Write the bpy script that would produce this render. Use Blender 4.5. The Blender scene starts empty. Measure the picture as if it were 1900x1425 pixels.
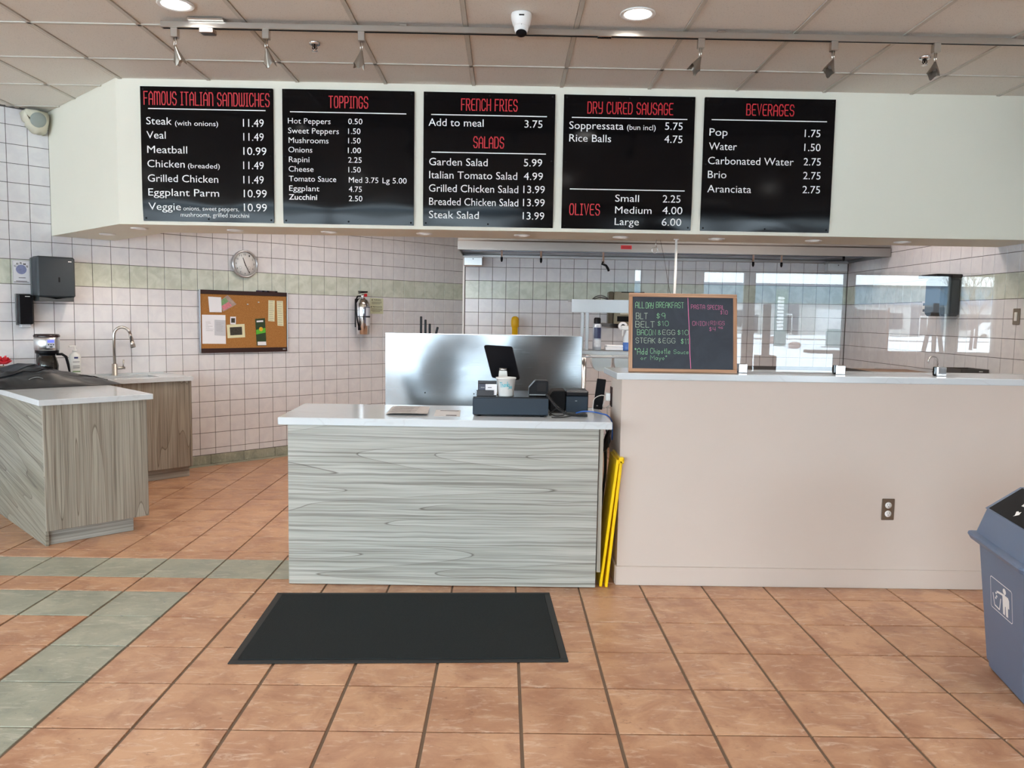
import bpy, bmesh, math, random
from mathutils import Vector, Matrix, noise
PI = math.pi
random.seed(7)
SC = bpy.context.scene
COL = SC.collection

# ------------------------------------------------------------------ camera
cam_d = bpy.data.cameras.new('camera')
cam = bpy.data.objects.new('camera', cam_d); COL.objects.link(cam)
cam_d.sensor_width = 36.0; cam_d.lens = 1461.7/1900*36.0
cam_d.clip_start = 0.05; cam_d.clip_end = 400
_pi, _ro, _ya = .08473, .016705, .01035
_w = Vector((math.sin(_ya)*math.cos(_pi), math.cos(_ya)*math.cos(_pi), -math.sin(_pi)))
_r0 = Vector((math.cos(_ya), -math.sin(_ya), 0)); _u0 = _r0.cross(_w)
_r = _r0*math.cos(_ro)+_u0*math.sin(_ro); _u = -_r0*math.sin(_ro)+_u0*math.cos(_ro)
_m = Matrix((_r, _u, -_w)).transposed().to_4x4(); _m.translation = Vector((0, 0, 1.5))
cam.matrix_world = _m
SC.camera = cam

# ------------------------------------------------------------------ world, exposure
W = bpy.data.worlds.new('world'); SC.world = W; W.use_nodes = True
bg = W.node_tree.nodes['Background']
bg.inputs[0].default_value = (.79, .94, 1.03, 1); bg.inputs[1].default_value = 6.0
SC.view_settings.view_transform = 'Standard'; SC.view_settings.look = 'None'
SC.view_settings.gamma = 1; SC.view_settings.use_curve_mapping = False
SC.view_settings.exposure = 1.2
SC.cycles.use_denoising = True
SC.cycles.max_bounces = 10; SC.cycles.diffuse_bounces = 5; SC.cycles.glossy_bounces = 4
SC.cycles.transparent_max_bounces = 12; SC.cycles.transmission_bounces = 8
SC.cycles.sample_clamp_indirect = 6.0
SC.cycles.caustics_reflective = False; SC.cycles.caustics_refractive = False

def light(name, kind, loc, power, color=(1, 1, 1), rot=(0, 0, 0), **kw):
    d = bpy.data.lights.new(name, kind); d.energy = power; d.color = color
    for k, v in kw.items(): setattr(d, k, v)
    o = bpy.data.objects.new(name, d); COL.objects.link(o); o.location = loc; o.rotation_euler = rot
    return o
WIN_Z0, WIN_Z1, FRONT_Y = .42, 2.38, -5.0
WINDOWS = [(a, c, .12, 2.98) for a, c in ((-8.75, -7.45), (-7.3, -5.6), (-5.45, -3.75), (-3.6, -1.9), (-1.75, -.05))] + [(a, c, WIN_Z0, WIN_Z1) for a, c in ((2.27, 2.41), (3.49, 4.27), (4.41, 6.05), (6.19, 7.94), (8.08, 8.76))]
SIDE_WINDOWS = [(-4.8, -3.25), (-3.1, -1.55), (-1.4, .15)]      # y spans in the left side wall
SIDE_X = -9.0
CEIL = 3.136
def portal(loc, rot, sx, sy):              # portals only guide the sky light through the real windows
    o = light('window_portal', 'AREA', loc, 1, rot=rot, shape='RECTANGLE', size=sx, size_y=sy); o.data.cycles.is_portal = True
for a, b, z0, z1 in WINDOWS:
    if b-a > .3: portal(((a+b)/2, FRONT_Y-.02, (z0+z1)/2), (PI/2, 0, PI), b-a, z1-z0)
for a, b in SIDE_WINDOWS: portal((SIDE_X-.02, (a+b)/2, 1.55), (PI/2, 0, PI/2), b-a, 2.86)
WARM = (1.0, .85, .73)
P_CEIL, P_SOF = 26, 5.2
CEIL_LIGHTS = [(x, y) for y in (4.39, 1.9, -.6, -3.1) for x in (-1.79, .69, 3.17, 5.65)] + [(-4.27, 1.9), (-4.27, -.6), (-4.27, -3.1)]
SOF_LIGHTS = [(-3.25, 6.53), (-2.76, 6.03), (-2.05, 6.05), (-1.34, 6.05), (-.62, 6.05), (.12, 6.05), (.87, 6.05), (1.60, 6.05), (2.34, 6.05), (3.02, 6.05)]
for x, y in CEIL_LIGHTS:
    light('ceiling_lamp', 'SPOT', (x, y, CEIL-.03), P_CEIL, (1, .96, .91), spot_size=1.9, spot_blend=.7, shadow_soft_size=.07)
for x, y in SOF_LIGHTS:
    light('soffit_lamp', 'SPOT', (x, y, 2.10), P_SOF, WARM, spot_size=2.9, spot_blend=.5, shadow_soft_size=.035)
# kitchen ceiling lamps behind the bulkhead, over the cooking line and the prep area
light('kitchen_lamp', 'AREA', (-.9, 7.3, CEIL-.03), 14, (1, .88, .8), shape='RECTANGLE', size=1.0, size_y=.5)
light('kitchen_lamp', 'AREA', (2.6, 7.0, CEIL-.03), 11, (1, .86, .80), shape='RECTANGLE', size=1.6, size_y=.5)

# ------------------------------------------------------------------ node helpers
class NG:
    def __init__(s, name):
        s.m = bpy.data.materials.new(name); s.m.use_nodes = True
        s.t = s.m.node_tree; s.b = s.t.nodes['Principled BSDF']; s.out = s.t.nodes['Material Output']
    def n(s, ty, **kw):
        x = s.t.nodes.new(ty)
        for k, v in kw.items(): setattr(x, k, v)
        return x
    def l(s, a, b): s.t.links.new(a, b)
    def pos(s): return s.n('ShaderNodeNewGeometry').outputs['Position']
    def math(s, op, a, b=None, c=None):
        x = s.n('ShaderNodeMath', operation=op)
        for i, v in enumerate((a, b, c)):
            if v is None: continue
            if isinstance(v, (int, float)): x.inputs[i].default_value = v
            else: s.l(v, x.inputs[i])
        return x.outputs[0]
    def vmath(s, op, a, b):
        x = s.n('ShaderNodeVectorMath', operation=op)
        for i, v in enumerate((a, b)):
            if isinstance(v, (tuple, list)): x.inputs[i].default_value = v
            else: s.l(v, x.inputs[i])
        return x.outputs['Value'] if op == 'DOT_PRODUCT' else x.outputs[0]
    def comb(s, a, b, c):
        x = s.n('ShaderNodeCombineXYZ')
        for i, v in enumerate((a, b, c)):
            if isinstance(v, (int, float)): x.inputs[i].default_value = v
            else: s.l(v, x.inputs[i])
        return x.outputs[0]
    def noise(s, vec, scale=5, detail=2, rough=.5, dist=0):
        x = s.n('ShaderNodeTexNoise'); s.l(vec, x.inputs['Vector'])
        x.inputs['Scale'].default_value = scale; x.inputs['Detail'].default_value = detail
        x.inputs['Roughness'].default_value = rough; x.inputs['Distortion'].default_value = dist
        return x.outputs['Fac']
    def ramp(s, fac, stops, interp='LINEAR'):
        x = s.n('ShaderNodeValToRGB'); s.l(fac, x.inputs[0]); e = x.color_ramp.elements
        x.color_ramp.interpolation = interp
        while len(e) < len(stops): e.new(.5)
        for k, (p, c) in enumerate(stops):
            e[k].position = p; e[k].color = (*c, 1) if len(c) == 3 else c
        return x.outputs[0]
    def mix(s, f, a, b, mode='MIX'):
        x = s.n('ShaderNodeMix', data_type='RGBA', blend_type=mode)
        for i, v in ((0, f), (6, a), (7, b)):
            if isinstance(v, (int, float)): x.inputs[i].default_value = v
            elif isinstance(v, (tuple, list)): x.inputs[i].default_value = (*v[:3], 1)
            else: s.l(v, x.inputs[i])
        return x.outputs[2]
    def bump(s, h, strength=.3, dist=.01):
        x = s.n('ShaderNodeBump'); s.l(h, x.inputs['Height']); x.inputs['Strength'].default_value = strength
        x.inputs['Distance'].default_value = dist; s.l(x.outputs[0], s.b.inputs['Normal'])
    def set(s, color=None, rough=None, metal=None, spec=None):
        for k, v in (('Base Color', color), ('Roughness', rough), ('Metallic', metal), ('Specular IOR Level', spec)):
            if v is None: continue
            if isinstance(v, (tuple, list)): s.b.inputs[k].default_value = (*v[:3], 1)
            elif isinstance(v, (int, float)): s.b.inputs[k].default_value = v
            else: s.l(v, s.b.inputs[k])
        return s.m
def srgb(r, g, b):
    f = lambda c: (c/255/12.92) if c <= 10 else ((c/255+.055)/1.055)**2.4
    return (f(r), f(g), f(b))
_MC = {}
def plain(name, color, rough=.5, metal=0, spec=None, var=.06, scale=14, bump=0):
    if name in _MC: return _MC[name]
    g = NG(name); p = g.pos(); f = g.noise(p, scale, 3)
    c = g.mix(g.math('MULTIPLY', f, 1.0), tuple(x*(1-var) for x in color), tuple(min(1, x*(1+var)) for x in color))
    g.set(c, rough, metal, spec)
    if bump: g.bump(g.noise(p, 350, 2), bump, .001)
    _MC[name] = g.m; return g.m
def emit(name, color, strength):
    g = NG(name); g.b.inputs['Base Color'].default_value = (0, 0, 0, 1)
    g.b.inputs['Emission Color'].default_value = (*color, 1); g.b.inputs['Emission Strength'].default_value = strength
    return g.m

def glass_mat(name, tint, ior, rough=0.0):
    g = NG(name); t = g.t
    tr = g.n('ShaderNodeBsdfTransparent'); tr.inputs[0].default_value = (*tint, 1)
    gl = g.n('ShaderNodeBsdfGlossy'); gl.inputs['Roughness'].default_value = rough
    fr = g.n('ShaderNodeFresnel'); fr.inputs['IOR'].default_value = ior
    mx = g.n('ShaderNodeMixShader'); g.l(fr.outputs[0], mx.inputs[0]); g.l(tr.outputs[0], mx.inputs[1]); g.l(gl.outputs[0], mx.inputs[2])
    g.l(mx.outputs[0], g.out.inputs[0]); t.nodes.remove(g.b)
    return g.m

def wood_mat(name, along, across, light_c, mid_c, dark_c, seed=0.0, cath=9.0):
    g = NG(name); p = g.pos()
    u = g.vmath('DOT_PRODUCT', p, along); v = g.vmath('DOT_PRODUCT', p, across)
    wv = g.noise(g.comb(g.math('MULTIPLY', u, 3), g.math('MULTIPLY', v, 9), seed+5), 1.0, 2)
    v2 = g.math('ADD', v, g.math('MULTIPLY', wv, .016))
    n1 = g.noise(g.comb(g.math('MULTIPLY', u, .42), g.math('MULTIPLY', v2, 6.0), seed), 1.0, .6, .4)
    rings = g.math('FRACT', g.math('MULTIPLY', n1, cath))
    fine = g.noise(g.comb(g.math('MULTIPLY', u, 3.0), g.math('MULTIPLY', v2, 230), seed+3), 1.0, 3, .6)
    mid = g.noise(g.comb(g.math('MULTIPLY', u, .8), g.math('MULTIPLY', v2, 95), seed+9), 1.0, 3, .65)
    r = g.ramp(rings, [(0, light_c), (.30, light_c), (.88, mid_c), (.965, mid_c), (.985, dark_c), (1, light_c)])
    s1 = g.ramp(fine, [(.3, (.72, .72, .72)), (.65, (1, 1, 1))])
    s2 = g.ramp(mid, [(.36, (.44, .43, .41)), (.45, (.74, .73, .72)), (.54, (.93, .93, .92)), (.62, (1.0, 1.0, 1.0))])
    c = g.mix(.85, r, s2, 'MULTIPLY'); c = g.mix(.75, c, s1, 'MULTIPLY')
    g.set(c, .42, 0, .35)
    return g.m

# ------------------------------------------------------------------ materials
def tile_glaze(name, base, mott, amount):
    g = NG(name); p = g.pos()
    f = g.noise(p, 9, 4, .6, .6)
    r = g.ramp(f, [(.38, base), (.62, mott)])
    w = g.n('ShaderNodeTexWhiteNoise'); w.noise_dimensions = '3D'
    g.l(g.vmath('SNAP', g.vmath('ADD', p, (.02, .02, .02)), (.155, .155, .155)), w.inputs['Vector'])
    c = g.mix(g.math('MULTIPLY', w.outputs['Value'], .09), r, (.62, .6, .6))
    g.set(c, .16, 0, .5); g.bump(g.noise(p, 22, 2), .04, .004)
    return g.m
M_TILE = tile_glaze('white_tile', srgb(222, 221, 225), srgb(230, 229, 231), .05)
M_BAND = tile_glaze('sage_tile', srgb(216, 221, 208), srgb(196, 203, 188), .3)
M_GROUT = plain('dark_grout', srgb(84, 81, 79), .9)
def floor_mat(name, a, b, dark, pale):
    g = NG(name); p = g.pos()
    w = g.n('ShaderNodeTexWhiteNoise'); w.noise_dimensions = '3D'
    q = g.vmath('SNAP', g.vmath('ADD', p, (-.0833+.1756+.1757, -4.142+3.513, 10)), (.3513, .3513, 50)); g.l(q, w.inputs['Vector'])
    off = g.vmath('ADD', p, g.vmath('SCALE', w.outputs['Color'], (9, 9, 9)) if False else g.vmath('MULTIPLY', w.outputs['Color'], (9, 9, 9)))
    f = g.noise(off, 5.5, 5, .62, .5)
    c = g.ramp(f, [(.36, a), (.60, b)])
    c = g.mix(g.math('MULTIPLY', w.outputs['Value'], .35), c, a)
    st = g.noise(g.vmath('MULTIPLY', off, (5, 16, 5)), 1.6, 5, .7, 1.2)
    c = g.mix(g.ramp(st, [(.54, (0, 0, 0)), (.72, (.75, .75, .75))]), c, pale)
    sc = g.noise(g.vmath('MULTIPLY', off, (14, 40, 14)), 1.3, 4, .7, 1.5)
    c = g.mix(g.ramp(sc, [(.62, (0, 0, 0)), (.72, (.8, .8, .8))]), c, dark)
    g.set(c, g.ramp(f, [(.3, (.30, .30, .30)), (.7, (.44, .44, .44))]), 0, .45)
    g.bump(g.noise(off, 26, 4), .25, .004)
    return g.m
M_TERRA = floor_mat('terracotta_tile', srgb(166, 119, 90), srgb(201, 158, 124), srgb(116, 76, 54), srgb(220, 194, 172))
M_GREEN = floor_mat('sage_floor_tile', srgb(140, 143, 128), srgb(170, 170, 152), srgb(96, 106, 118), srgb(200, 198, 182))
M_FGROUT = plain('floor_grout', srgb(116, 98, 82), .95)
def ceil_mat():
    g = NG('mineral_fibre_tile'); p = g.pos()
    f = g.noise(p, 180, 2); h = g.noise(p, 3, 2)
    c = g.mix(g.math('MULTIPLY', h, .5), srgb(222, 218, 210), srgb(230, 226, 219))
    c = g.mix(g.ramp(f, [(.62, (0, 0, 0)), (.7, (.35, .35, .35))]), c, srgb(120, 112, 104))
    g.set(c, .95, 0, .1); g.bump(g.noise(p, 260, 2), .25, .002)
    return g.m
M_CEIL = ceil_mat()
M_TBAR = plain('painted_grid', srgb(196, 192, 182), .5)
M_WHITEWALL = plain('white_paint', srgb(229, 227, 213), .7, var=.02, scale=3)
M_PINKWALL = plain('blush_paint', srgb(208, 194, 184), .6, var=.03, scale=3)
M_DINING = plain('beige_paint', srgb(200, 190, 178), .8, var=.03, scale=3)
def quartz():
    g = NG('white_quartz'); p = g.pos()
    d = g.noise(p, 1.3, 3, .5, 1.5)
    v = g.math('ABSOLUTE', g.math('SUBTRACT', d, .5))
    c = g.mix(g.ramp(v, [(0, (.3, .3, .3)), (.008, (0, 0, 0))]), srgb(210, 216, 220), srgb(186, 188, 190))
    g.set(c, .12, 0, .5); return g.m
M_QUARTZ = quartz()
_d = math.sqrt(.5)
WL, WM, WD = srgb(193, 193, 186), srgb(180, 179, 171), srgb(122, 117, 110)
M_WOOD_F = wood_mat('grey_laminate_front', (1, 0, 0), (0, 0, 1), WL, WM, WD, 2.3, 8)
M_WOOD_V = wood_mat('grey_laminate_upright', (0, 0, 1), (_d, _d, 0), srgb(176, 170, 158), srgb(160, 152, 140), srgb(124, 115, 103), 5.1, 8)
M_WOOD_S = wood_mat('grey_laminate_side', (-_d, _d, .25), (.2, 0, 1), srgb(168, 165, 152), srgb(150, 146, 132), srgb(98, 92, 82), 3.4, 8)
M_SINK = plain('sink_steel', (.34, .34, .35), .4, .6)
M_STEEL = plain('brushed_steel', (.62, .63, .64), .28, 1, var=.04)
def brushed(name, col, rough):
    g = NG(name); p = g.pos()
    f = g.noise(g.vmath('MULTIPLY', p, (4, 4, 220)), 1, 3)
    g.set(col, g.math('ADD', g.math('MULTIPLY', f, .12), rough-.06), 1); g.bump(f, .04, .002)
    return g.m
M_PANEL = brushed('worn_steel_sheet', (.29, .305, .32), .25)
M_HOOD = brushed('hood_steel', (.34, .325, .315), .34)
M_CHROME = plain('polished_metal', (.75, .75, .76), .12, 1, var=.02)
M_NICKEL = plain('brushed_nickel', (.55, .52, .48), .28, 1, var=.03)
M_BLACK = plain('black_plastic', (.006, .006, .008), .32, 0, .15, var=.1)
M_BLACKM = plain('black_matte', (.010, .010, .011), .75, 0, .2, var=.1)
M_DARKG = plain('charcoal_plastic', srgb(54, 61, 66), .45, 0, .3)
M_DRAWER = plain('slate_enamel', srgb(36, 48, 60), .4, 0, .3)
M_WHITEP = plain('white_plastic', srgb(232, 232, 230), .35, var=.02)
M_IVORY = plain('ivory_plastic', srgb(214, 210, 190), .5, var=.03)
M_RED = plain('red_print', srgb(196, 30, 44), .45)
M_WPRINT = plain('white_print', srgb(240, 240, 240), .5, var=.01)
M_BOARD = plain('gloss_black_sign', (.0025, .0025, .0035), .11, 0, .2, var=.05)
M_YELLOW = plain('yellow_plastic', srgb(250, 206, 0), .35)
M_GASY = plain('yellow_gas_pipe', srgb(226, 178, 20), .45)
M_CORK = None
def cork():
    g = NG('cork'); p = g.pos()
    f = g.noise(p, 170, 3, .7); c = g.ramp(f, [(.3, srgb(140, 92, 46)), (.6, srgb(182, 130, 76)), (.8, srgb(200, 150, 96))])
    g.set(c, .9, 0, .1); g.bump(f, .3, .002); return g.m
M_CORK = cork()
M_BROWN = plain('dark_brown_plastic', srgb(50, 28, 26), .45)
M_GREYP = plain('grey_plastic', srgb(150, 154, 156), .45)
M_BIN = plain('blue_grey_plastic', srgb(96, 113, 140), .42, var=.03)
M_PAN = plain('smoky_pan_plastic', srgb(196, 204, 206), .22)
M_PAPER = plain('white_paper', srgb(236, 236, 240), .8, var=.02)
M_NEWS = plain('newsprint', srgb(190, 186, 184), .8, var=.25, scale=60)
M_INK = plain('grey_ink', srgb(90, 90, 98), .8)
M_BLUE = plain('blue_cable', srgb(40, 90, 170), .4)
M_CREAM = plain('cream_paper', srgb(226, 222, 184), .7)
M_OAK = wood_mat('light_oak_frame', (1, 0, 0), (0, 0, 1), srgb(206, 164, 134), srgb(192, 146, 114), srgb(160, 112, 84), 1.0, 5)
def mat_rubber():
    g = NG('black_mat_carpet'); p = g.pos(); f = g.noise(p, 400, 2); h = g.noise(p, 7, 3)
    c = g.mix(f, (.007, .009, .0095), (.026, .031, .033)); g.set(c, .92, 0, .2); g.bump(f, .5, .003)
    return g.m
M_MAT = mat_rubber()
def chalk_slate():
    g = NG('chalkboard_slate'); p = g.pos(); h = g.noise(p, 9, 4, .6, .8)
    g.set(g.mix(h, srgb(42, 48, 56), srgb(64, 70, 80)), .6, 0, .35); return g.m
M_SLATE = chalk_slate()
M_CH = {'g': plain('green_chalk', srgb(150, 214, 160), .9, var=.2, scale=300), 'w': plain('pale_chalk', srgb(196, 218, 190), .9, var=.2, scale=300), 'p': plain('pink_chalk', srgb(232, 130, 176), .9, var=.2, scale=300)}
M_GLASS = glass_mat('clear_glass', (.97, .985, .98), 1.6)
M_PANE = glass_mat('window_glass', (.97, .98, .98), 1.45)
M_FRAME = plain('window_frame_paint', srgb(120, 122, 118), .5)
M_LAMP = emit('lit_lamp_lens', (1, .97, .92), 9); M_SLAMP = emit('soffit_lamp_lens', (1, .93, .85), .55)
M_CABLE = plain('cable_black', (.01, .01, .011), .4)
M_WCABLE = plain('cable_white', srgb(206, 206, 204), .5)

# ------------------------------------------------------------------ mesh helpers
class MB:
    """collects shapes; build() links them as ONE mesh object"""
    def __init__(s): s.bm = bmesh.new(); s.mats = []; s.cur = 0
    def mat(s, m):
        if m not in s.mats: s.mats.append(m)
        s.cur = s.mats.index(m); return s
    def _tag(s, faces):
        for f in faces: f.material_index = s.cur
    def face(s, pts):
        f = s.bm.faces.new([s.bm.verts.new(p) for p in pts]); f.material_index = s.cur; return f
    def box(s, x0, x1, y0, y1, z0, z1, bev=0, M=None, seg=1):
        v = [s.bm.verts.new((x, y, z)) for x in (x0, x1) for y in (y0, y1) for z in (z0, z1)]
        fs = [s.bm.faces.new([v[i] for i in q]) for q in ((0, 1, 3, 2), (4, 6, 7, 5), (0, 4, 5, 1), (2, 3, 7, 6), (0, 2, 6, 4), (1, 5, 7, 3))]
        s._tag(fs)
        if bev:
            es = list({e for f in fs for e in f.edges})
            r = bmesh.ops.bevel(s.bm, geom=es, offset=bev, segments=seg, affect='EDGES', profile=.5)
            s._tag(r['faces']); v = list({w for f in r['faces'] for w in f.verts} | {w for w in v if w.is_valid})
        if M is not None: bmesh.ops.transform(s.bm, matrix=M, verts=[w for w in v if w.is_valid])
        return s
    def prism(s, poly, a0, a1, axis='z', bev=0):
        def P(p, a):
            return {'z': (p[0], p[1], a), 'y': (p[0], a, p[1]), 'x': (a, p[0], p[1])}[axis]
        A = [s.bm.verts.new(P(p, a0)) for p in poly]; B = [s.bm.verts.new(P(p, a1)) for p in poly]
        fs = [s.bm.faces.new(A), s.bm.faces.new(B[::-1])]
        n = len(poly)
        for i in range(n): fs.append(s.bm.faces.new((A[i], A[(i+1) % n], B[(i+1) % n], B[i])))
        s._tag(fs)
        if bev:
            es = list({e for f in fs for e in f.edges})
            r = bmesh.ops.bevel(s.bm, geom=es, offset=bev, segments=1, affect='EDGES'); s._tag(r['faces'])
        bmesh.ops.recalc_face_normals(s.bm, faces=[f for f in s.bm.faces]) if n > 4 else None
        return s
    def cyl(s, p, q, r0, r1=None, n=14, cap=True):
        r1 = r0 if r1 is None else r1
        p = Vector(p); q = Vector(q); d = (q-p).normalized()
        a = d.orthogonal().normalized(); b = d.cross(a)
        A = [s.bm.verts.new(p+(a*math.cos(t)+b*math.sin(t))*r0) for t in (2*PI*i/n for i in range(n))]
        B = [s.bm.verts.new(q+(a*math.cos(t)+b*math.sin(t))*r1) for t in (2*PI*i/n for i in range(n))]
        fs = [s.bm.faces.new((A[i], A[(i+1) % n], B[(i+1) % n], B[i])) for i in range(n)]
        if cap: fs += [s.bm.faces.new(A[::-1]), s.bm.faces.new(B)]
        for f in fs[:n]: f.smooth = True
        s._tag(fs); return s
    def lathe(s, prof, c=(0, 0, 0), n=24, M=None, smooth=True):
        rings = []
        allv = []
        for r, z in prof:
            if r < 1e-6: ring = [s.bm.verts.new((0, 0, z))]
            else: ring = [s.bm.verts.new((r*math.cos(2*PI*i/n), r*math.sin(2*PI*i/n), z)) for i in range(n)]
            rings.append(ring); allv += ring
        for A, B in zip(rings, rings[1:]):
            for i in range(n):
                j = (i+1) % n
                if len(A) == 1 and len(B) == 1: continue
                q = (A[0], B[j], B[i]) if len(A) == 1 else ((A[i], A[j], B[0]) if len(B) == 1 else (A[i], A[j], B[j], B[i]))
                f = s.bm.faces.new(q); f.smooth = smooth; f.material_index = s.cur
        T = Matrix.Translation(c)
        if M is not None: T = T @ M
        bmesh.ops.transform(s.bm, matrix=T, verts=allv)
        return s
    def tube(s, pts, r, n=8, closed=False):
        pts = [Vector(p) for p in pts]; m = len(pts); rings = []
        up = None
        for i, p in enumerate(pts):
            a = pts[i-1] if i else (pts[-1] if closed else p); b = pts[(i+1) % m] if (i < m-1 or closed) else p
            d = (b-a).normalized() if (b-a).length > 0 else Vector((0, 0, 1))
            if up is None: up = d.orthogonal().normalized()
            up = (up-d*up.dot(d))
            up = up.normalized() if up.length > 1e-5 else d.orthogonal().normalized()
            c = d.cross(up); rr = r[i] if isinstance(r, (list, tuple)) else r
            rings.append([s.bm.verts.new(p+(up*math.cos(t)+c*math.sin(t))*rr) for t in (2*PI*k/n for k in range(n))])
        pairs = list(zip(rings, rings[1:])) + ([(rings[-1], rings[0])] if closed else [])
        for A, B in pairs:
            for k in range(n):
                f = s.bm.faces.new((A[k], A[(k+1) % n], B[(k+1) % n], B[k])); f.smooth = True; f.material_index = s.cur
        if not closed:
            s._tag([s.bm.faces.new(rings[0][::-1]), s.bm.faces.new(rings[-1])])
        return s
    def sphere(s, c, r, sc=(1, 1, 1), n=16):
        M = Matrix.Diagonal((*sc, 1))
        prof = [(r*math.sin(PI*i/(n//2)), -r*math.cos(PI*i/(n//2))) for i in range(n//2+1)]
        prof[0] = (0, -r); prof[-1] = (0, r)
        return s.lathe(prof, c, n, M)
    def grid(s, fn, nu, nv, smooth=True):
        V = [[s.bm.verts.new(fn(i/nu, j/nv)) for j in range(nv+1)] for i in range(nu+1)]
        for i in range(nu):
            for j in range(nv):
                f = s.bm.faces.new((V[i][j], V[i+1][j], V[i+1][j+1], V[i][j+1])); f.smooth = smooth; f.material_index = s.cur
        return V
    def mesh(s, name):
        me = bpy.data.meshes.new(name); s.bm.normal_update(); s.bm.to_mesh(me); s.bm.free()
        for m in s.mats: me.materials.append(m)
        return me
    def build(s, name, m=None, parent=None, loc=None, rot=None, M=None):
        if m is not None and not s.mats: s.mats.append(m)
        o = bpy.data.objects.new(name, s.mesh(name)); COL.objects.link(o)
        if parent is not None: o.parent = parent
        if loc: o.location = loc
        if rot: o.rotation_euler = rot
        if name in ('print', 'label_print', 'numerals', 'slots', 'border', 'script_print', 'tidy_man_sign', 'recycling_mark', 'small_dials'): o['kind'] = 'stuff'   # print too small to pick apart
        return o
def tag(o, label=None, cat=None, group=None, kind=None):
    for k, v in (('label', label), ('category', cat), ('group', group), ('kind', kind)):
        if v: o[k] = v
    return o
def thing(name, label, cat, loc=(0, 0, 0), rz=0, group=None):
    o = bpy.data.objects.new(name, None); COL.objects.link(o); o.empty_display_size = .1
    o.location = loc; o.rotation_euler = (0, 0, rz)
    return tag(o, label, cat, group)
def copy_tree(o, parent=None):
    c = o.copy(); COL.objects.link(c); c.parent = parent
    for ch in list(o.children): copy_tree(ch, c)
    return c
def inst(name, me, parent, loc, kind=None):
    o = bpy.data.objects.new(name, me); COL.objects.link(o); o.parent = parent; o.location = loc
    if kind: o['kind'] = kind
    return o
def arc(c, r, a0, a1, n, plane='xz'):
    out = []
    for i in range(n+1):
        t = a0+(a1-a0)*i/n; a, b = r*math.cos(t), r*math.sin(t)
        out.append({'xz': (c[0]+a, c[1], c[2]+b), 'yz': (c[0], c[1]+a, c[2]+b), 'xy': (c[0]+a, c[1]+b, c[2])}[plane])
    return out

# --------------------------- lettering
_TC = {}
def glyph_mesh(txt, bold):
    k = (txt, bold)
    if k not in _TC:
        cu = bpy.data.curves.new('text', 'FONT'); cu.body = txt; cu.size = 1; cu.resolution_u = 3
        cu.offset = .012 if bold else -.002; cu.fill_mode = 'FRONT'
        ob = bpy.data.objects.new('text', cu); COL.objects.link(ob)
        me = bpy.data.meshes.new_from_object(ob)
        vs = [(v.co.x, v.co.y) for v in me.vertices]; fs = [tuple(p.vertices) for p in me.polygons]
        bpy.data.objects.remove(ob); bpy.data.curves.remove(cu); bpy.data.meshes.remove(me)
        _TC[k] = (vs, fs)
    return _TC[k]
_capv, _ = glyph_mesh('H', False); CAPH = max(v[1] for v in _capv)
def put_text(mb, txt, u0, u1, v0, cap, y=0.0, bold=False):
    vs, fs = glyph_mesh(txt, bold)
    x0 = min(v[0] for v in vs); x1 = max(v[0] for v in vs); sx = (u1-u0)/(x1-x0); sy = cap/CAPH
    Y_ = y if callable(y) else (lambda p, r_: y)
    V = [mb.bm.verts.new((u0+(a-x0)*sx, Y_(u0+(a-x0)*sx, v0+b*sy), v0+b*sy)) for a, b in vs]
    for f in fs:
        try: q = mb.bm.faces.new([V[i] for i in f]); q.material_index = mb.cur
        except ValueError: pass
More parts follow.
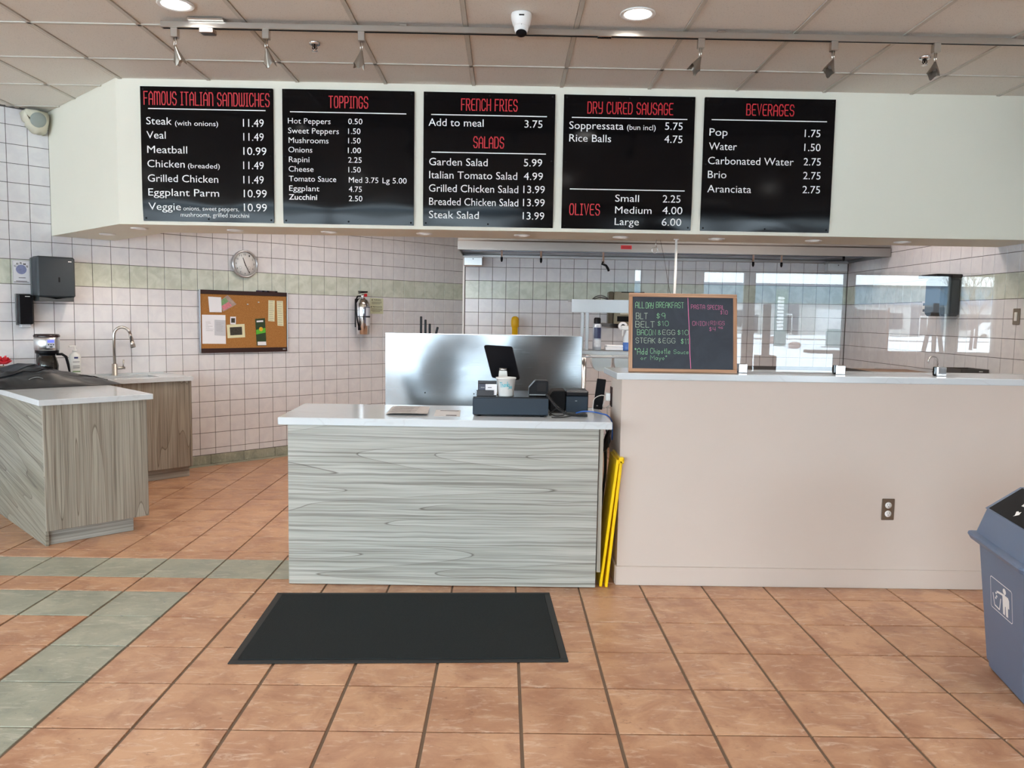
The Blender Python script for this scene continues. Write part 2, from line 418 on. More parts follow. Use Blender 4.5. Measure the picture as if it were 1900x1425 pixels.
G = {
'A': (.6, [[(0, 0), (0, .8), (.3, 1), (.6, .8), (.6, 0)], [(0, .42), (.6, .42)]]),
'B': (.6, [[(0, 0), (0, 1), (.45, 1), (.57, .86), (.57, .62), (.45, .5), (0, .5)], [(.45, .5), (.6, .38), (.6, .13), (.45, 0), (0, 0)]]),
'C': (.6, [[(.6, .8), (.45, 1), (.15, 1), (0, .8), (0, .2), (.15, 0), (.45, 0), (.6, .2)]]),
'D': (.6, [[(0, 0), (0, 1), (.4, 1), (.6, .8), (.6, .2), (.4, 0), (0, 0)]]),
'E': (.55, [[(.55, 1), (.12, 1), (0, .85), (0, .15), (.12, 0), (.55, 0)], [(0, .5), (.45, .5)]]),
'F': (.55, [[(.55, 1), (0, 1), (0, 0)], [(0, .5), (.42, .5)]]),
'G': (.6, [[(.6, .8), (.45, 1), (.15, 1), (0, .8), (0, .2), (.15, 0), (.45, 0), (.6, .2), (.6, .45), (.33, .45)]]),
'H': (.6, [[(0, 0), (0, 1)], [(.6, 0), (.6, 1)], [(0, .5), (.6, .5)]]),
'I': (.3, [[(.15, 0), (.15, 1)], [(0, 0), (.3, 0)], [(0, 1), (.3, 1)]]),
'K': (.6, [[(0, 0), (0, 1)], [(.6, 1), (0, .45)], [(.15, .58), (.6, 0)]]),
'L': (.5, [[(0, 1), (0, 0), (.5, 0)]]),
'M': (.8, [[(0, 0), (0, 1), (.4, .4), (.8, 1), (.8, 0)]]),
'N': (.6, [[(0, 0), (0, 1), (.6, 0), (.6, 1)]]),
'O': (.6, [[(.15, 0), (0, .2), (0, .8), (.15, 1), (.45, 1), (.6, .8), (.6, .2), (.45, 0), (.15, 0)]]),
'P': (.58, [[(0, 0), (0, 1), (.42, 1), (.58, .85), (.58, .6), (.42, .45), (0, .45)]]),
'R': (.6, [[(0, 0), (0, 1), (.42, 1), (.58, .85), (.58, .62), (.42, .48), (0, .48)], [(.3, .48), (.6, 0)]]),
'S': (.6, [[(.6, .8), (.45, 1), (.15, 1), (0, .82), (0, .64), (.15, .52), (.45, .48), (.6, .36), (.6, .18), (.45, 0), (.15, 0), (0, .2)]]),
'T': (.6, [[(0, 1), (.6, 1)], [(.3, 1), (.3, 0)]]),
'U': (.6, [[(0, 1), (0, .2), (.15, 0), (.45, 0), (.6, .2), (.6, 1)]]),
'V': (.6, [[(0, 1), (.3, 0), (.6, 1)]]),
'W': (.85, [[(0, 1), (0, .15), (.12, 0), (.32, 0), (.43, .15), (.43, 1)], [(.43, .15), (.54, 0), (.73, 0), (.85, .15), (.85, 1)]]),
'Y': (.6, [[(0, 1), (0, .6), (.12, .45), (.6, .45)], [(.6, 1), (.6, .15), (.45, 0), (.1, 0)]]),
'0': (.55, [[(.15, 0), (0, .25), (0, .75), (.15, 1), (.4, 1), (.55, .75), (.55, .25), (.4, 0), (.15, 0)]]),
'1': (.2, [[(0, .8), (.15, 1), (.15, 0)]]),
'4': (.55, [[(.45, 0), (.45, 1)], [(.05, 1), (0, .45), (.55, .45)]]),
'5': (.5, [[(.5, 1), (.05, 1), (0, .55), (.35, .6), (.5, .4), (.45, .1), (.2, 0), (0, .1)]]),
'9': (.5, [[(.5, .7), (.35, .45), (.1, .5), (0, .75), (.15, 1), (.4, 1), (.5, .75), (.45, 0)]]),
'$': (.45, [[(.45, .75), (.25, .9), (.05, .78), (.1, .58), (.4, .42), (.42, .2), (.2, .08), (0, .22)], [(.22, 1.05), (.22, -.05)]]),
'&': (.5, [[(.5, .3), (.3, 0), (.05, .1), (.08, .4), (.4, .75), (.25, 1), (.08, .8), (.5, .02)]]),
'*': (.3, [[(.15, .7), (.15, 1)], [(0, .78), (.3, .94)], [(0, .94), (.3, .78)]]),
'a': (.45, [[(.4, .5), (.15, .55), (0, .25), (.15, 0), (.4, .15), (.42, .5), (.45, 0)]]),
'c': (.4, [[(.4, .5), (.15, .55), (0, .28), (.15, 0), (.4, .08)]]),
'd': (.45, [[(.4, .4), (.15, .5), (0, .25), (.15, 0), (.4, .12)], [(.42, 1), (.42, 0)]]),
'e': (.45, [[(0, .3), (.42, .32), (.35, .55), (.1, .52), (0, .25), (.15, 0), (.42, .08)]]),
'h': (.45, [[(0, 1), (0, 0)], [(0, .4), (.25, .55), (.42, .4), (.45, 0)]]),
'i': (.08, [[(.04, .5), (.04, 0)], [(.04, .7), (.04, .76)]]),
'l': (.15, [[(0, 1), (.05, .05), (.15, 0)]]),
'o': (.45, [[(.2, 0), (0, .28), (.2, .55), (.42, .3), (.2, 0)]]),
'p': (.45, [[(0, .55), (0, -.35)], [(0, .45), (.25, .55), (.42, .3), (.25, 0), (0, .1)]]),
'r': (.35, [[(0, .5), (0, 0)], [(0, .35), (.2, .55), (.35, .45)]]),
't': (.35, [[(.15, .95), (.17, 0)], [(0, .62), (.35, .62)]]),
'u': (.45, [[(0, .5), (.05, .08), (.2, 0), (.4, .15), (.42, .5), (.45, 0)]]),
'y': (.45, [[(0, .5), (.2, .1)], [(.45, .55), (.1, -.35)]]),
'n': (.45, [[(0, .5), (0, 0)], [(0, .35), (.25, .52), (.42, .4), (.45, 0)]]),
'k': (.4, [[(0, 1), (0, 0)], [(.35, .55), (0, .25), (.4, 0)]]),
}
GH = {'N': (.6, [[(0, 0), (0, 1)], [(0, .9), (.12, 1), (.42, 1), (.6, .82), (.6, 0)]]),
      'M': (.9, [[(0, 0), (0, 1)], [(0, .9), (.12, 1), (.3, 1), (.45, .85), (.45, 0)], [(.45, .85), (.57, 1), (.75, 1), (.9, .82), (.9, 0)]])}
def put_strokes(mb, txt, u0, u1, v0, cap, w, y=0.0, heading=False, wob=0.0):
    Y_ = y if callable(y) else (lambda p, r_: y)
    gap = .3 if heading else .24; segs = []; x = 0
    for ch in txt:
        if ch == ' ': x += .5 if heading else .38; continue
        gw, ls = (GH.get(ch) if heading else None) or G[ch]
        for ln in ls: segs.append([(x+a, b) for a, b in ln])
        x += gw+gap
    tot = x-gap; sx = (u1-u0-w)/tot
    for ln in segs:
        pts = [(u0+w/2+a*sx+random.uniform(-wob, wob), v0+w/2+b*(cap-w)+random.uniform(-wob, wob)) for a, b in ln]
        m = len(pts); L = []; R = []
        for i, p in enumerate(pts):
            p = Vector(p); a = Vector(pts[i-1]) if i else None; b = Vector(pts[i+1]) if i < m-1 else None
            d1 = (p-a).normalized() if a is not None else None; d2 = (b-p).normalized() if b is not None else None
            if d1 is None: d = d2; p = p-d*w/2; k = 1
            elif d2 is None: d = d1; p = p+d*w/2; k = 1
            else:
                d = (d1+d2); d = d.normalized() if d.length > .2 else d1; k = min(1.6, 1/max(.5, d.dot(d1)))
            nrm = Vector((-d.y, d.x))*w/2*k
            L.append(mb.bm.verts.new((p.x+nrm.x, Y_(p.x+nrm.x, p.y+nrm.y), p.y+nrm.y))); R.append(mb.bm.verts.new((p.x-nrm.x, Y_(p.x-nrm.x, p.y-nrm.y), p.y-nrm.y)))
        for i in range(m-1):
            f = mb.bm.faces.new((L[i], R[i], R[i+1], L[i+1])); f.material_index = mb.cur

BOARD_TEXT = [
  [('FAMOUS ITALIAN SANDWICHES', 0.024, 0.916, 0.811, 0.0955, 'h'), ('', 0.055, 0.886, 0.786, 0.0, 'l'), ('Steak', 0.04, 0.22, 0.676, 0.0504, 'n'), ('(with onions)', 0.243, 0.548, 0.672, 0.0332, 'n'), ('11.49', 0.725, 0.872, 0.672, 0.0531, 'n'), ('Veal', 0.04, 0.176, 0.578, 0.0504, 'n'), ('11.49', 0.726, 0.871, 0.575, 0.0531, 'n'), ('Meatball', 0.043, 0.326, 0.477, 0.0504, 'n'), ('10.99', 0.725, 0.889, 0.476, 0.0531, 'n'), ('Chicken', 0.042, 0.307, 0.378, 0.0504, 'n'), ('(breaded)', 0.33, 0.556, 0.376, 0.0332, 'n'), ('11.49', 0.723, 0.869, 0.376, 0.0531, 'n'), ('Grilled Chicken', 0.043, 0.544, 0.276, 0.0504, 'n'), ('11.49', 0.723, 0.868, 0.275, 0.0531, 'n'), ('Eggplant Parm', 0.044, 0.549, 0.178, 0.0504, 'n'), ('10.99', 0.725, 0.889, 0.178, 0.0531, 'n'), ('Veggie', 0.042, 0.273, 0.078, 0.0504, 'n'), ('onions, sweet peppers,', 0.29, 0.688, 0.078, 0.0292, 'n'), ('10.99', 0.724, 0.888, 0.08, 0.0531, 'n'), ('mushrooms, grilled zucchini', 0.269, 0.759, 0.034, 0.0292, 'n')] ,
  [('TOPPINGS', 0.329, 0.611, 0.813, 0.0851, 'h'), ('', 0.055, 0.881, 0.782, 0.0, 'l'), ('Hot Peppers', 0.04, 0.343, 0.701, 0.0381, 'n'), ('0.50', 0.468, 0.569, 0.704, 0.0381, 'n'), ('Sweet Peppers', 0.041, 0.402, 0.633, 0.0381, 'n'), ('1.50', 0.468, 0.555, 0.636, 0.0381, 'n'), ('Mushrooms', 0.044, 0.328, 0.566, 0.0381, 'n'), ('1.50', 0.468, 0.556, 0.57, 0.0381, 'n'), ('Onions', 0.042, 0.212, 0.5, 0.0381, 'n'), ('1.00', 0.466, 0.559, 0.502, 0.0381, 'n'), ('Rapini', 0.045, 0.191, 0.432, 0.0381, 'n'), ('2.25', 0.467, 0.564, 0.435, 0.0381, 'n'), ('Cheese', 0.043, 0.22, 0.365, 0.0381, 'n'), ('1.50', 0.469, 0.557, 0.367, 0.0381, 'n'), ('Tomato Sauce', 0.044, 0.382, 0.297, 0.0381, 'n'), ('Med 3.75', 0.472, 0.683, 0.295, 0.0381, 'n'), ('Lg 5.00', 0.713, 0.886, 0.295, 0.0381, 'n'), ('Eggplant', 0.046, 0.261, 0.229, 0.0381, 'n'), ('4.75', 0.472, 0.565, 0.23, 0.0381, 'n'), ('Zucchini', 0.043, 0.245, 0.168, 0.037, 'b'), ('2.50', 0.472, 0.569, 0.164, 0.0381, 'n')] ,
  [('FRENCH FRIES', 0.266, 0.669, 0.813, 0.0851, 'h'), ('', 0.054, 0.879, 0.782, 0.0, 'l'), ('Add to meal', 0.036, 0.428, 0.703, 0.0515, 'n'), ('3.75', 0.72, 0.848, 0.703, 0.0515, 'n'), ('SALADS', 0.356, 0.577, 0.553, 0.0829, 'h'), ('', 0.059, 0.877, 0.52, 0.0, 'l'), ('Garden Salad', 0.042, 0.461, 0.428, 0.0515, 'n'), ('5.99', 0.72, 0.851, 0.432, 0.0515, 'n'), ('Italian Tomato Salad', 0.043, 0.674, 0.336, 0.0515, 'n'), ('4.99', 0.721, 0.859, 0.337, 0.0515, 'n'), ('Grilled Chicken Salad', 0.042, 0.683, 0.242, 0.0515, 'n'), ('13.99', 0.72, 0.874, 0.244, 0.0515, 'n'), ('Breaded Chicken Salad', 0.044, 0.685, 0.148, 0.0515, 'n'), ('13.99', 0.719, 0.875, 0.151, 0.0515, 'n'), ('Steak Salad', 0.043, 0.402, 0.055, 0.0515, 'n'), ('13.99', 0.719, 0.874, 0.057, 0.0515, 'n')] ,
  [('DRY CURED SAUSAGE', 0.167, 0.781, 0.809, 0.0851, 'h'), ('', 0.058, 0.884, 0.781, 0.0, 'l'), ('Soppressata', 0.041, 0.429, 0.701, 0.0515, 'n'), ('(bun incl)', 0.454, 0.659, 0.702, 0.0358, 'n'), ('5.75', 0.726, 0.852, 0.707, 0.0515, 'n'), ('Rice Balls', 0.043, 0.342, 0.612, 0.0515, 'n'), ('4.75', 0.724, 0.854, 0.616, 0.0515, 'n'), ('', 0.055, 0.882, 0.279, 0.0, 'l'), ('OLIVES', 0.054, 0.276, 0.094, 0.0829, 'h'), ('Small', 0.383, 0.555, 0.195, 0.0493, 'n'), ('2.25', 0.726, 0.854, 0.195, 0.0515, 'n'), ('Medium', 0.385, 0.648, 0.112, 0.0493, 'n'), ('4.00', 0.726, 0.871, 0.113, 0.0515, 'n'), ('Large', 0.385, 0.56, 0.03, 0.0493, 'n'), ('6.00', 0.725, 0.867, 0.031, 0.0515, 'n')] ,
  [('BEVERAGES', 0.297, 0.642, 0.817, 0.0829, 'h'), ('', 0.052, 0.88, 0.784, 0.0, 'l'), ('Pop', 0.04, 0.17, 0.672, 0.0515, 'n'), ('1.75', 0.724, 0.837, 0.675, 0.0515, 'n'), ('Water', 0.04, 0.24, 0.573, 0.0515, 'n'), ('1.50', 0.726, 0.843, 0.577, 0.0515, 'n'), ('Carbonated Water', 0.037, 0.654, 0.472, 0.0515, 'n'), ('2.75', 0.726, 0.85, 0.476, 0.0515, 'n'), ('Brio', 0.039, 0.173, 0.374, 0.0515, 'n'), ('2.75', 0.727, 0.853, 0.378, 0.0515, 'n'), ('Aranciata', 0.039, 0.356, 0.273, 0.0515, 'n'), ('2.75', 0.727, 0.854, 0.279, 0.0515, 'n')] ,
]
CHALK_TEXT = [
   ('ALL', 0.036, 0.087, 0.362, 0.037, 'g') ,
   ('DAY', 0.095, 0.139, 0.361, 0.0351, 'g') ,
   ('BREAKFAST', 0.153, 0.31, 0.366, 0.0332, 'g') ,
   ('BLT', 0.04, 0.106, 0.3, 0.0351, 'w') ,
   ('$9', 0.155, 0.206, 0.304, 0.0319, 'g') ,
   ('BELT', 0.037, 0.145, 0.253, 0.0351, 'w') ,
   ('$10', 0.162, 0.225, 0.263, 0.0287, 'g') ,
   ('BACON', 0.047, 0.152, 0.209, 0.0332, 'g') ,
   ('&', 0.163, 0.181, 0.212, 0.0287, 'g') ,
   ('EGG', 0.19, 0.262, 0.213, 0.0287, 'w') ,
   ('$10', 0.274, 0.338, 0.214, 0.0287, 'g') ,
   ('STEAK', 0.039, 0.15, 0.164, 0.0306, 'w') ,
   ('&', 0.165, 0.182, 0.166, 0.0287, 'w') ,
   ('EGG', 0.192, 0.263, 0.166, 0.0287, 'w') ,
   ('$11', 0.294, 0.339, 0.163, 0.0306, 'g') ,
   ('*Add', 0.033, 0.106, 0.099, 0.037, 'g') ,
   ('Chipotle', 0.122, 0.235, 0.105, 0.0319, 'g') ,
   ('Sauce', 0.254, 0.338, 0.106, 0.0242, 'g') ,
   ('or', 0.068, 0.102, 0.069, 0.0255, 'g') ,
   ('Mayo*', 0.123, 0.217, 0.07, 0.0268, 'g') ,
   ('PASTA', 0.351, 0.43, 0.362, 0.0255, 'p') ,
   ('SPECIAL', 0.443, 0.539, 0.361, 0.0255, 'p') ,
   ('$10', 0.517, 0.559, 0.334, 0.023, 'p') ,
   ('ONION', 0.359, 0.453, 0.268, 0.0255, 'p') ,
   ('RINGS', 0.462, 0.542, 0.273, 0.023, 'p') ,
   ('$4', 0.454, 0.492, 0.238, 0.0242, 'p') ,
   ('95', 0.505, 0.532, 0.252, 0.0115, 'p') ,
]

# ================================================================== THE SETTING
C45 = math.sqrt(.5)
def WP(s, t, z=0): return (-5.33+C45*(s+t), 5.33+C45*(s-t), z)     # along the slanted left wall, out from it
# ---- clipped flat tiles
def clip(poly, hp):
    for (a, b, c) in hp:                                            # keep a*x+b*y <= c
        out = []
        for i in range(len(poly)):
            p, q = poly[i], poly[(i+1) % len(poly)]
            dp, dq = a*p[0]+b*p[1]-c, a*q[0]+b*q[1]-c
            if dp <= 0: out.append(p)
            if (dp < 0 < dq) or (dq < 0 < dp):
                t = dp/(dp-dq); out.append((p[0]+(q[0]-p[0])*t, p[1]+(q[1]-p[1])*t))
        poly = out
        if len(poly) < 3: return None
    ar = sum(poly[i][0]*poly[(i+1) % len(poly)][1]-poly[(i+1) % len(poly)][0]*poly[i][1] for i in range(len(poly)))/2
    return poly if ar > .0004 else None
def add_slab(mb, poly, z0, z1, inset):
    """a tile: sides, a small chamfer, a face"""
    cx = sum(p[0] for p in poly)/len(poly); cy = sum(p[1] for p in poly)/len(poly)
    zi = z1-(z1-z0)*.3
    def ring(k, z):
        o = []
        for p in poly:
            d = math.hypot(p[0]-cx, p[1]-cy); f = (d-k)/d
            o.append(mb.bm.verts.new((cx+(p[0]-cx)*f, cy+(p[1]-cy)*f, z)))
        return o
    A, B, Cc = ring(0, z0), ring(0, zi), ring(inset, z1); n = len(poly); up = z1 > z0
    for P, Q in ((A, B), (B, Cc)):
        for i in range(n):
            j = (i+1) % n; q = (P[i], P[j], Q[j], Q[i]); f = mb.bm.faces.new(q if up else q[::-1]); f.material_index = mb.cur
    f = mb.bm.faces.new(Cc if up else Cc[::-1]); f.material_index = mb.cur

# ---- floor
FS = .3513; FX = .0833
fm = MB(); fm.mat(M_FGROUT).box(-9, 9.8, FRONT_Y-.2, 10.6, -.12, -.006)
floor = fm.build('floor'); tag(floor, kind='structure')
ycuts = [(4.142-FS*(j+1), 4.142-FS*j) for j in range(0, 27)][::-1] + [(4.142, 4.369), (4.369, 4.712), (4.712, 4.869)]
yy = 4.869
while yy < 9.2: ycuts.append((yy, yy+FS)); yy += FS
HPF = [(-1, 1, 10.66-.115*1.4142), (0, 1, 9.1), (0, -1, 5.0)]
g_ = .0048; stuff = MB(); _full = {}
def is_green(i, y0, y1):
    if abs(y0-4.369) < .01: return i <= -1
    if abs(y1-4.142) < .01: return i <= -6
    if y1 < 4.0: return i == -6
    return False
for (y0, y1) in ycuts:
    for i in range(-25, 27):
        x0 = FX+i*FS; gx = .0062 if y1 < 4.2 else g_
        poly = clip([(x0+gx, y0+g_), (x0+FS-gx, y0+g_), (x0+FS-gx, y1-g_), (x0+gx, y1-g_)], HPF)
        if not poly: continue
        m = M_GREEN if is_green(i, y0, y1) else M_TERRA
        ym = (y0+y1)/2; xm = x0+FS/2
        inview = ym > 2.35 and ym < 8.4 and abs(xm) < ym*.66+.25 and not (-1.15 < xm < .5 and 4.3 < ym) and not (xm > .7 and ym > 4.4)
        if inview and (xm < 0 or ym < 4.7):
            key = (round(y1-y0, 3), m.name, gx)
            if len(poly) == 4 and abs((poly[1][0]-poly[0][0])-(FS-2*gx)) < 1e-4 and abs((poly[2][1]-poly[1][1])-(y1-y0-2*g_)) < 1e-4:
                if key not in _full:
                    b = MB(); b.mat(m); hx, hy = (FS-2*gx)/2, (y1-y0-2*g_)/2
                    add_slab(b, [(-hx, -hy), (hx, -hy), (hx, hy), (-hx, hy)], -.008, 0, .002); _full[key] = b.mesh('tile')
                inst('tile', _full[key], floor, (xm, ym, random.uniform(-.0008, 0)))
            else:
                b = MB(); b.mat(m); cx, cy = xm, ym
                add_slab(b, [(p[0]-cx, p[1]-cy) for p in poly], -.008, 0, .002); inst('tile', b.mesh('tile'), floor, (cx, cy, 0))
        else:
            stuff.mat(m); add_slab(stuff, poly, -.008, 0, .002)
o = stuff.build('tile_field', parent=floor); o['kind'] = 'stuff'
# grey-green border tiles along the slanted wall
b = MB(); b.mat(M_GREEN)
for k in range(12):
    s0 = 1.35+k*FS; q = [WP(s0+.004, .108), WP(s0+FS-.004, .108), WP(s0+FS-.004, .012), WP(s0+.004, .012)]
    bb = MB(); bb.mat(M_GREEN); c = (sum(p[0] for p in q)/4, sum(p[1] for p in q)/4)
    add_slab(bb, [(p[0]-c[0], p[1]-c[1]) for p in q], -.008, 0, .002); inst('border_tile', bb.mesh('border_tile'), floor, (c[0], c[1], 0))
b.bm.free()

# ---- upright tiled walls (local frame: x along the wall, -y out of it, z up)
ROWS = [(1.705-.155*(k+1), 1.705-.155*k) for k in range(11)][::-1] + [(1.705, 1.91)] + [(1.91+.155*k, 1.91+.155*(k+1)) for k in range(8)]
def tiled_wall(name, loc, rz, length, cols, zmax, zmin, seen, thick=.12, base=0.0):
    w = MB(); w.mat(M_GROUT).box(0, length+(.2 if name == 'wall_back' else 0), .004, thick, base, CEIL+.05)
    wall = w.build(name, loc=loc, rot=(0, 0, rz)); tag(wall, kind='structure')
    cache = {}; n = 0; st = MB()
    cand = []
    for (a, c) in cols:
        for (z0, z1) in ROWS:
            z0c, z1c = max(z0, zmin), min(z1, zmax(a) if callable(zmax) else zmax)
            if z1c-z0c < .02: continue
            cand.append((a, c, z0c, z1c, z0 > 1.70 and z0 < 1.71))
    vis = sorted([q for q in cand if seen(q)], key=lambda q: -seen(q))[:300]; vs = set(vis)
    for q in cand:
        a, c, z0, z1, band = q; m = M_BAND if band else M_TILE; g = .0022
        hx, hz = (c-a)/2-g, (z1-z0)/2-g
        if q in vs:
            key = (round(hx, 4), round(hz, 4), band)
            if key not in cache:
                bmb = MB(); bmb.mat(m); add_slab(bmb, [(-hx, -hz), (hx, -hz), (hx, hz), (-hx, hz)], 0, .005, .0022)
                bmesh.ops.transform(bmb.bm, matrix=Matrix.Rotation(PI/2, 4, 'X'), verts=bmb.bm.verts)
                cache[key] = bmb.mesh('tile')
            inst('tile', cache[key], wall, ((a+c)/2, .004, (z0+z1)/2))
        else:
            t = MB(); t.mat(m); add_slab(t, [(-hx, -hz), (hx, -hz), (hx, hz), (-hx, hz)], 0, .005, .0022)
            bmesh.ops.transform(t.bm, matrix=Matrix.Translation(((a+c)/2, .004, (z0+z1)/2)) @ Matrix.Rotation(PI/2, 4, 'X'), verts=t.bm.verts)
            me = t.mesh('t'); st.mat(m); k0 = st.cur
            nf = len(st.bm.faces); st.bm.from_mesh(me); st.bm.faces.ensure_lookup_table()
            for f in st.bm.faces[nf:]: f.material_index = k0
            bpy.data.meshes.remove(me)
    if len(st.bm.faces):
        so = st.build('tile_field', parent=wall); so['kind'] = 'stuff'
    return wall
# slanted wall on the left; its local x is s
s_cols = []; s = 1.771-.1563*12
while s < 6.86: s_cols.append((s, s+.1563)); s += .1563
def seen_left(q):
    a, c, z0, z1, _ = q
    if a < 1.55 or a > 6.8: return 0
    x, y, _z = WP((a+c)/2, 0)
    if (z0 < .9 and a < 3.0) or (z0 < .8 and x > -1.25*y/6.5*1.0+.9): return 0
    if z1 > (2.13 if a > 2.1 else 3.13): return 0
    return 1/y
wall_left = tiled_wall('wall_left', WP(0, 0), PI/4, 7.0, s_cols, lambda a: 3.13 if a < 1.95 else 2.62, .092, seen_left)
def lw(name, b, m, z=0): return b
# plain continuation of the slanted wall toward the windows
b = MB(); b.mat(M_DINING).box(-5.2, 0, 0, .12, 0, CEIL+.05); o = b.build('wall_left_dining', loc=WP(0, 0), rot=(0, 0, PI/4)); tag(o, kind='structure')
# cove base of grey-green tiles
bb = MB(); bb.mat(M_FGROUT).box(1.0, 6.9, -.003, .002, 0, .088); base = bb.build('baseboard_left', loc=WP(0, 0), rot=(0, 0, PI/4)); tag(base, kind='structure')
cm = MB(); cm.mat(M_GREEN).box(-.1715, .1715, -.011, -.001, 0, .09, .002); cme = cm.mesh('base_tile')
for k in range(17): inst('base_tile', cme, base, (1.18+k*.347, 0, .0))
# back wall
b_cols = []; x = -.461
while x < 3.9: b_cols.append((x, min(x+.1555, 3.93))); x += .1555
wall_back = tiled_wall('wall_back', (0, 9.1, 0), 0, 3.93, [c for c in b_cols if c[0] >= 0], 2.3, .1, lambda q: 1 if q[2] > .85 and q[3] < 2.3 else 0, .15)
# its left piece keeps the same parent frame: tiles from -.461 to 0
wl = MB(); wl.mat(M_GROUT).box(-.475, 0, 9.104, 9.25, 0, CEIL+.05); o = wl.build('wall_back_corner'); tag(o, kind='structure')
cache_b = {}
for (a, c) in b_cols:
    if a >= 0: continue
    for (z0, z1) in ROWS:
        if z1 > 2.35: continue
        t = MB(); m = M_BAND if 1.70 < z0 < 1.71 else M_TILE; t.mat(m); hx, hz = (c-a)/2-.0022, (z1-z0)/2-.0022
        add_slab(t, [(-hx, -hz), (hx, -hz), (hx, hz), (-hx, hz)], 0, .005, .0022)
        bmesh.ops.transform(t.bm, matrix=Matrix.Rotation(PI/2, 4, 'X'), verts=t.bm.verts)
        inst('tile', t.mesh('tile'), o, ((a+c)/2, 9.104, (z0+z1)/2))
rt = MB(); rt.mat(M_DINING).box(-.40, -.28, 9.25, 10.55, 0, CEIL+.05); tag(rt.build('wall_back_return'), kind='structure')
tr = MB(); tr.mat(M_WHITEP).box(-.49, -.468, 9.09, 9.25, 0, 2.6, .004); o = tr.build('trim_1'); tag(o, kind='structure')
# right wall, square to the back wall (local x runs from the back corner toward the room)
r_cols = []; x = 0.02
while x < 4.2: r_cols.append((x, x+.16)); x += .16
wall_right = tiled_wall('wall_right', (3.93, 9.1, 0), -PI/2, 4.22, r_cols, 2.62, .1, lambda q: 1 if q[2] > .85 and q[3] < 2.5 and q[0] < 3.4 else 0, .12)
# light-blocking wall piece, then the enclosing dining room walls
b = MB(); b.mat(M_DINING).box(3.935, 4.05, 3.15, 4.885, 0, CEIL+.05); tag(b.build('wall_right_light_block'), kind='structure')  # unseen wall piece added to shade the right end of the service wall
b = MB(); b.mat(M_DINING); ys = [FRONT_Y] + [v for w in SIDE_WINDOWS for v in w] + [2.0]
for k in range(0, len(ys), 2): b.box(SIDE_X, SIDE_X+.12, ys[k], ys[k+1], 0, CEIL+.05)
for a, c in SIDE_WINDOWS: b.box(SIDE_X, SIDE_X+.12, a, c, 2.98, CEIL+.05); b.box(SIDE_X, SIDE_X+.12, a, c, 0, .12)
tag(b.build('wall_side_left'), kind='structure')
for k, (a, c) in enumerate(SIDE_WINDOWS):
    f = MB(); f.mat(M_FRAME)
    for q in ((a, a+.03, .12, 2.98), (c-.03, c, .12, 2.98), (a, c, .12, .15), (a, c, 2.95, 2.98), (a, c, .95, .98)): f.box(SIDE_X+.03, SIDE_X+.09, q[0], q[1], q[2], q[3])
    fo = f.build('window_%d' % (k+11)); tag(fo, kind='structure')
    p = MB(); p.mat(M_PANE).face([(SIDE_X+.06, a, .12), (SIDE_X+.06, c, .12), (SIDE_X+.06, c, 2.98), (SIDE_X+.06, a, 2.98)]); p.build('pane', parent=fo)
b = MB(); b.mat(M_DINING).box(9.6, 9.7, FRONT_Y, 4.9, 0, CEIL+.05); tag(b.build('wall_side_right'), kind='structure')
b = MB(); b.mat(M_DINING).box(3.93, 9.7, 4.9, 5.02, 0, CEIL+.05); tag(b.build('wall_end_right'), kind='structure')
# window wall behind the camera
b = MB(); b.mat(M_DINING)
xs = [-9] + [v for w in WINDOWS for v in w[:2]] + [9.7]
for k in range(0, len(xs), 2): b.box(xs[k], xs[k+1], FRONT_Y-.15, FRONT_Y, 0, CEIL+.05)
for a, c, z0, z1 in WINDOWS:
    b.box(a, c, FRONT_Y-.15, FRONT_Y, z1, CEIL+.05); b.box(a, c, FRONT_Y-.15, FRONT_Y, 0, z0)
tag(b.build('wall_front'), kind='structure')
for k, (a, c, z0, z1) in enumerate(WINDOWS):
    f = MB(); f.mat(M_FRAME); w_ = .028 if c-a > .3 else .012
    for q in ((a, a+w_, z0, z1), (c-w_, c, z0, z1), (a, c, z0, z0+w_), (a, c, z1-w_, z1)):
        f.box(q[0], q[1], FRONT_Y-.11, FRONT_Y-.03, q[2], q[3])
    fo = f.build('window_%d' % (k+1)); tag(fo, kind='structure')
    p = MB(); p.mat(M_PANE).face([(a, FRONT_Y-.07, z0), (c, FRONT_Y-.07, z0), (c, FRONT_Y-.07, z1), (a, FRONT_Y-.07, z1)])
    p.build('pane', parent=fo)

# ---- suspended ceiling
b = MB(); b.mat(M_CEIL).box(-9, 9.8, FRONT_Y-.15, 10.6, CEIL+.03, CEIL+.15); ceil = b.build('ceiling'); tag(ceil, kind='structure')
CS = .627; CX = -.249; CY = 5.337
HPC = [(-1, 1, 10.66), (0, 1, 5.777), (-1, 0, 8.9), (1, 0, 9.6), (0, -1, 5.0), (-C45*1.0, C45*1.0, 8.57*C45+10)]
_ct = None; cst = MB()
cb = MB(); cb.mat(M_CEIL); h_ = CS/2-.013
for p in [0]:
    add_slab(cb, [(-h_, -h_), (h_, -h_), (h_, h_), (-h_, h_)], .016, .006, .004)
ctm = cb.mesh('ceiling_tile')
BH = [(-2.79, 5.777), (-3.86, 6.8)]
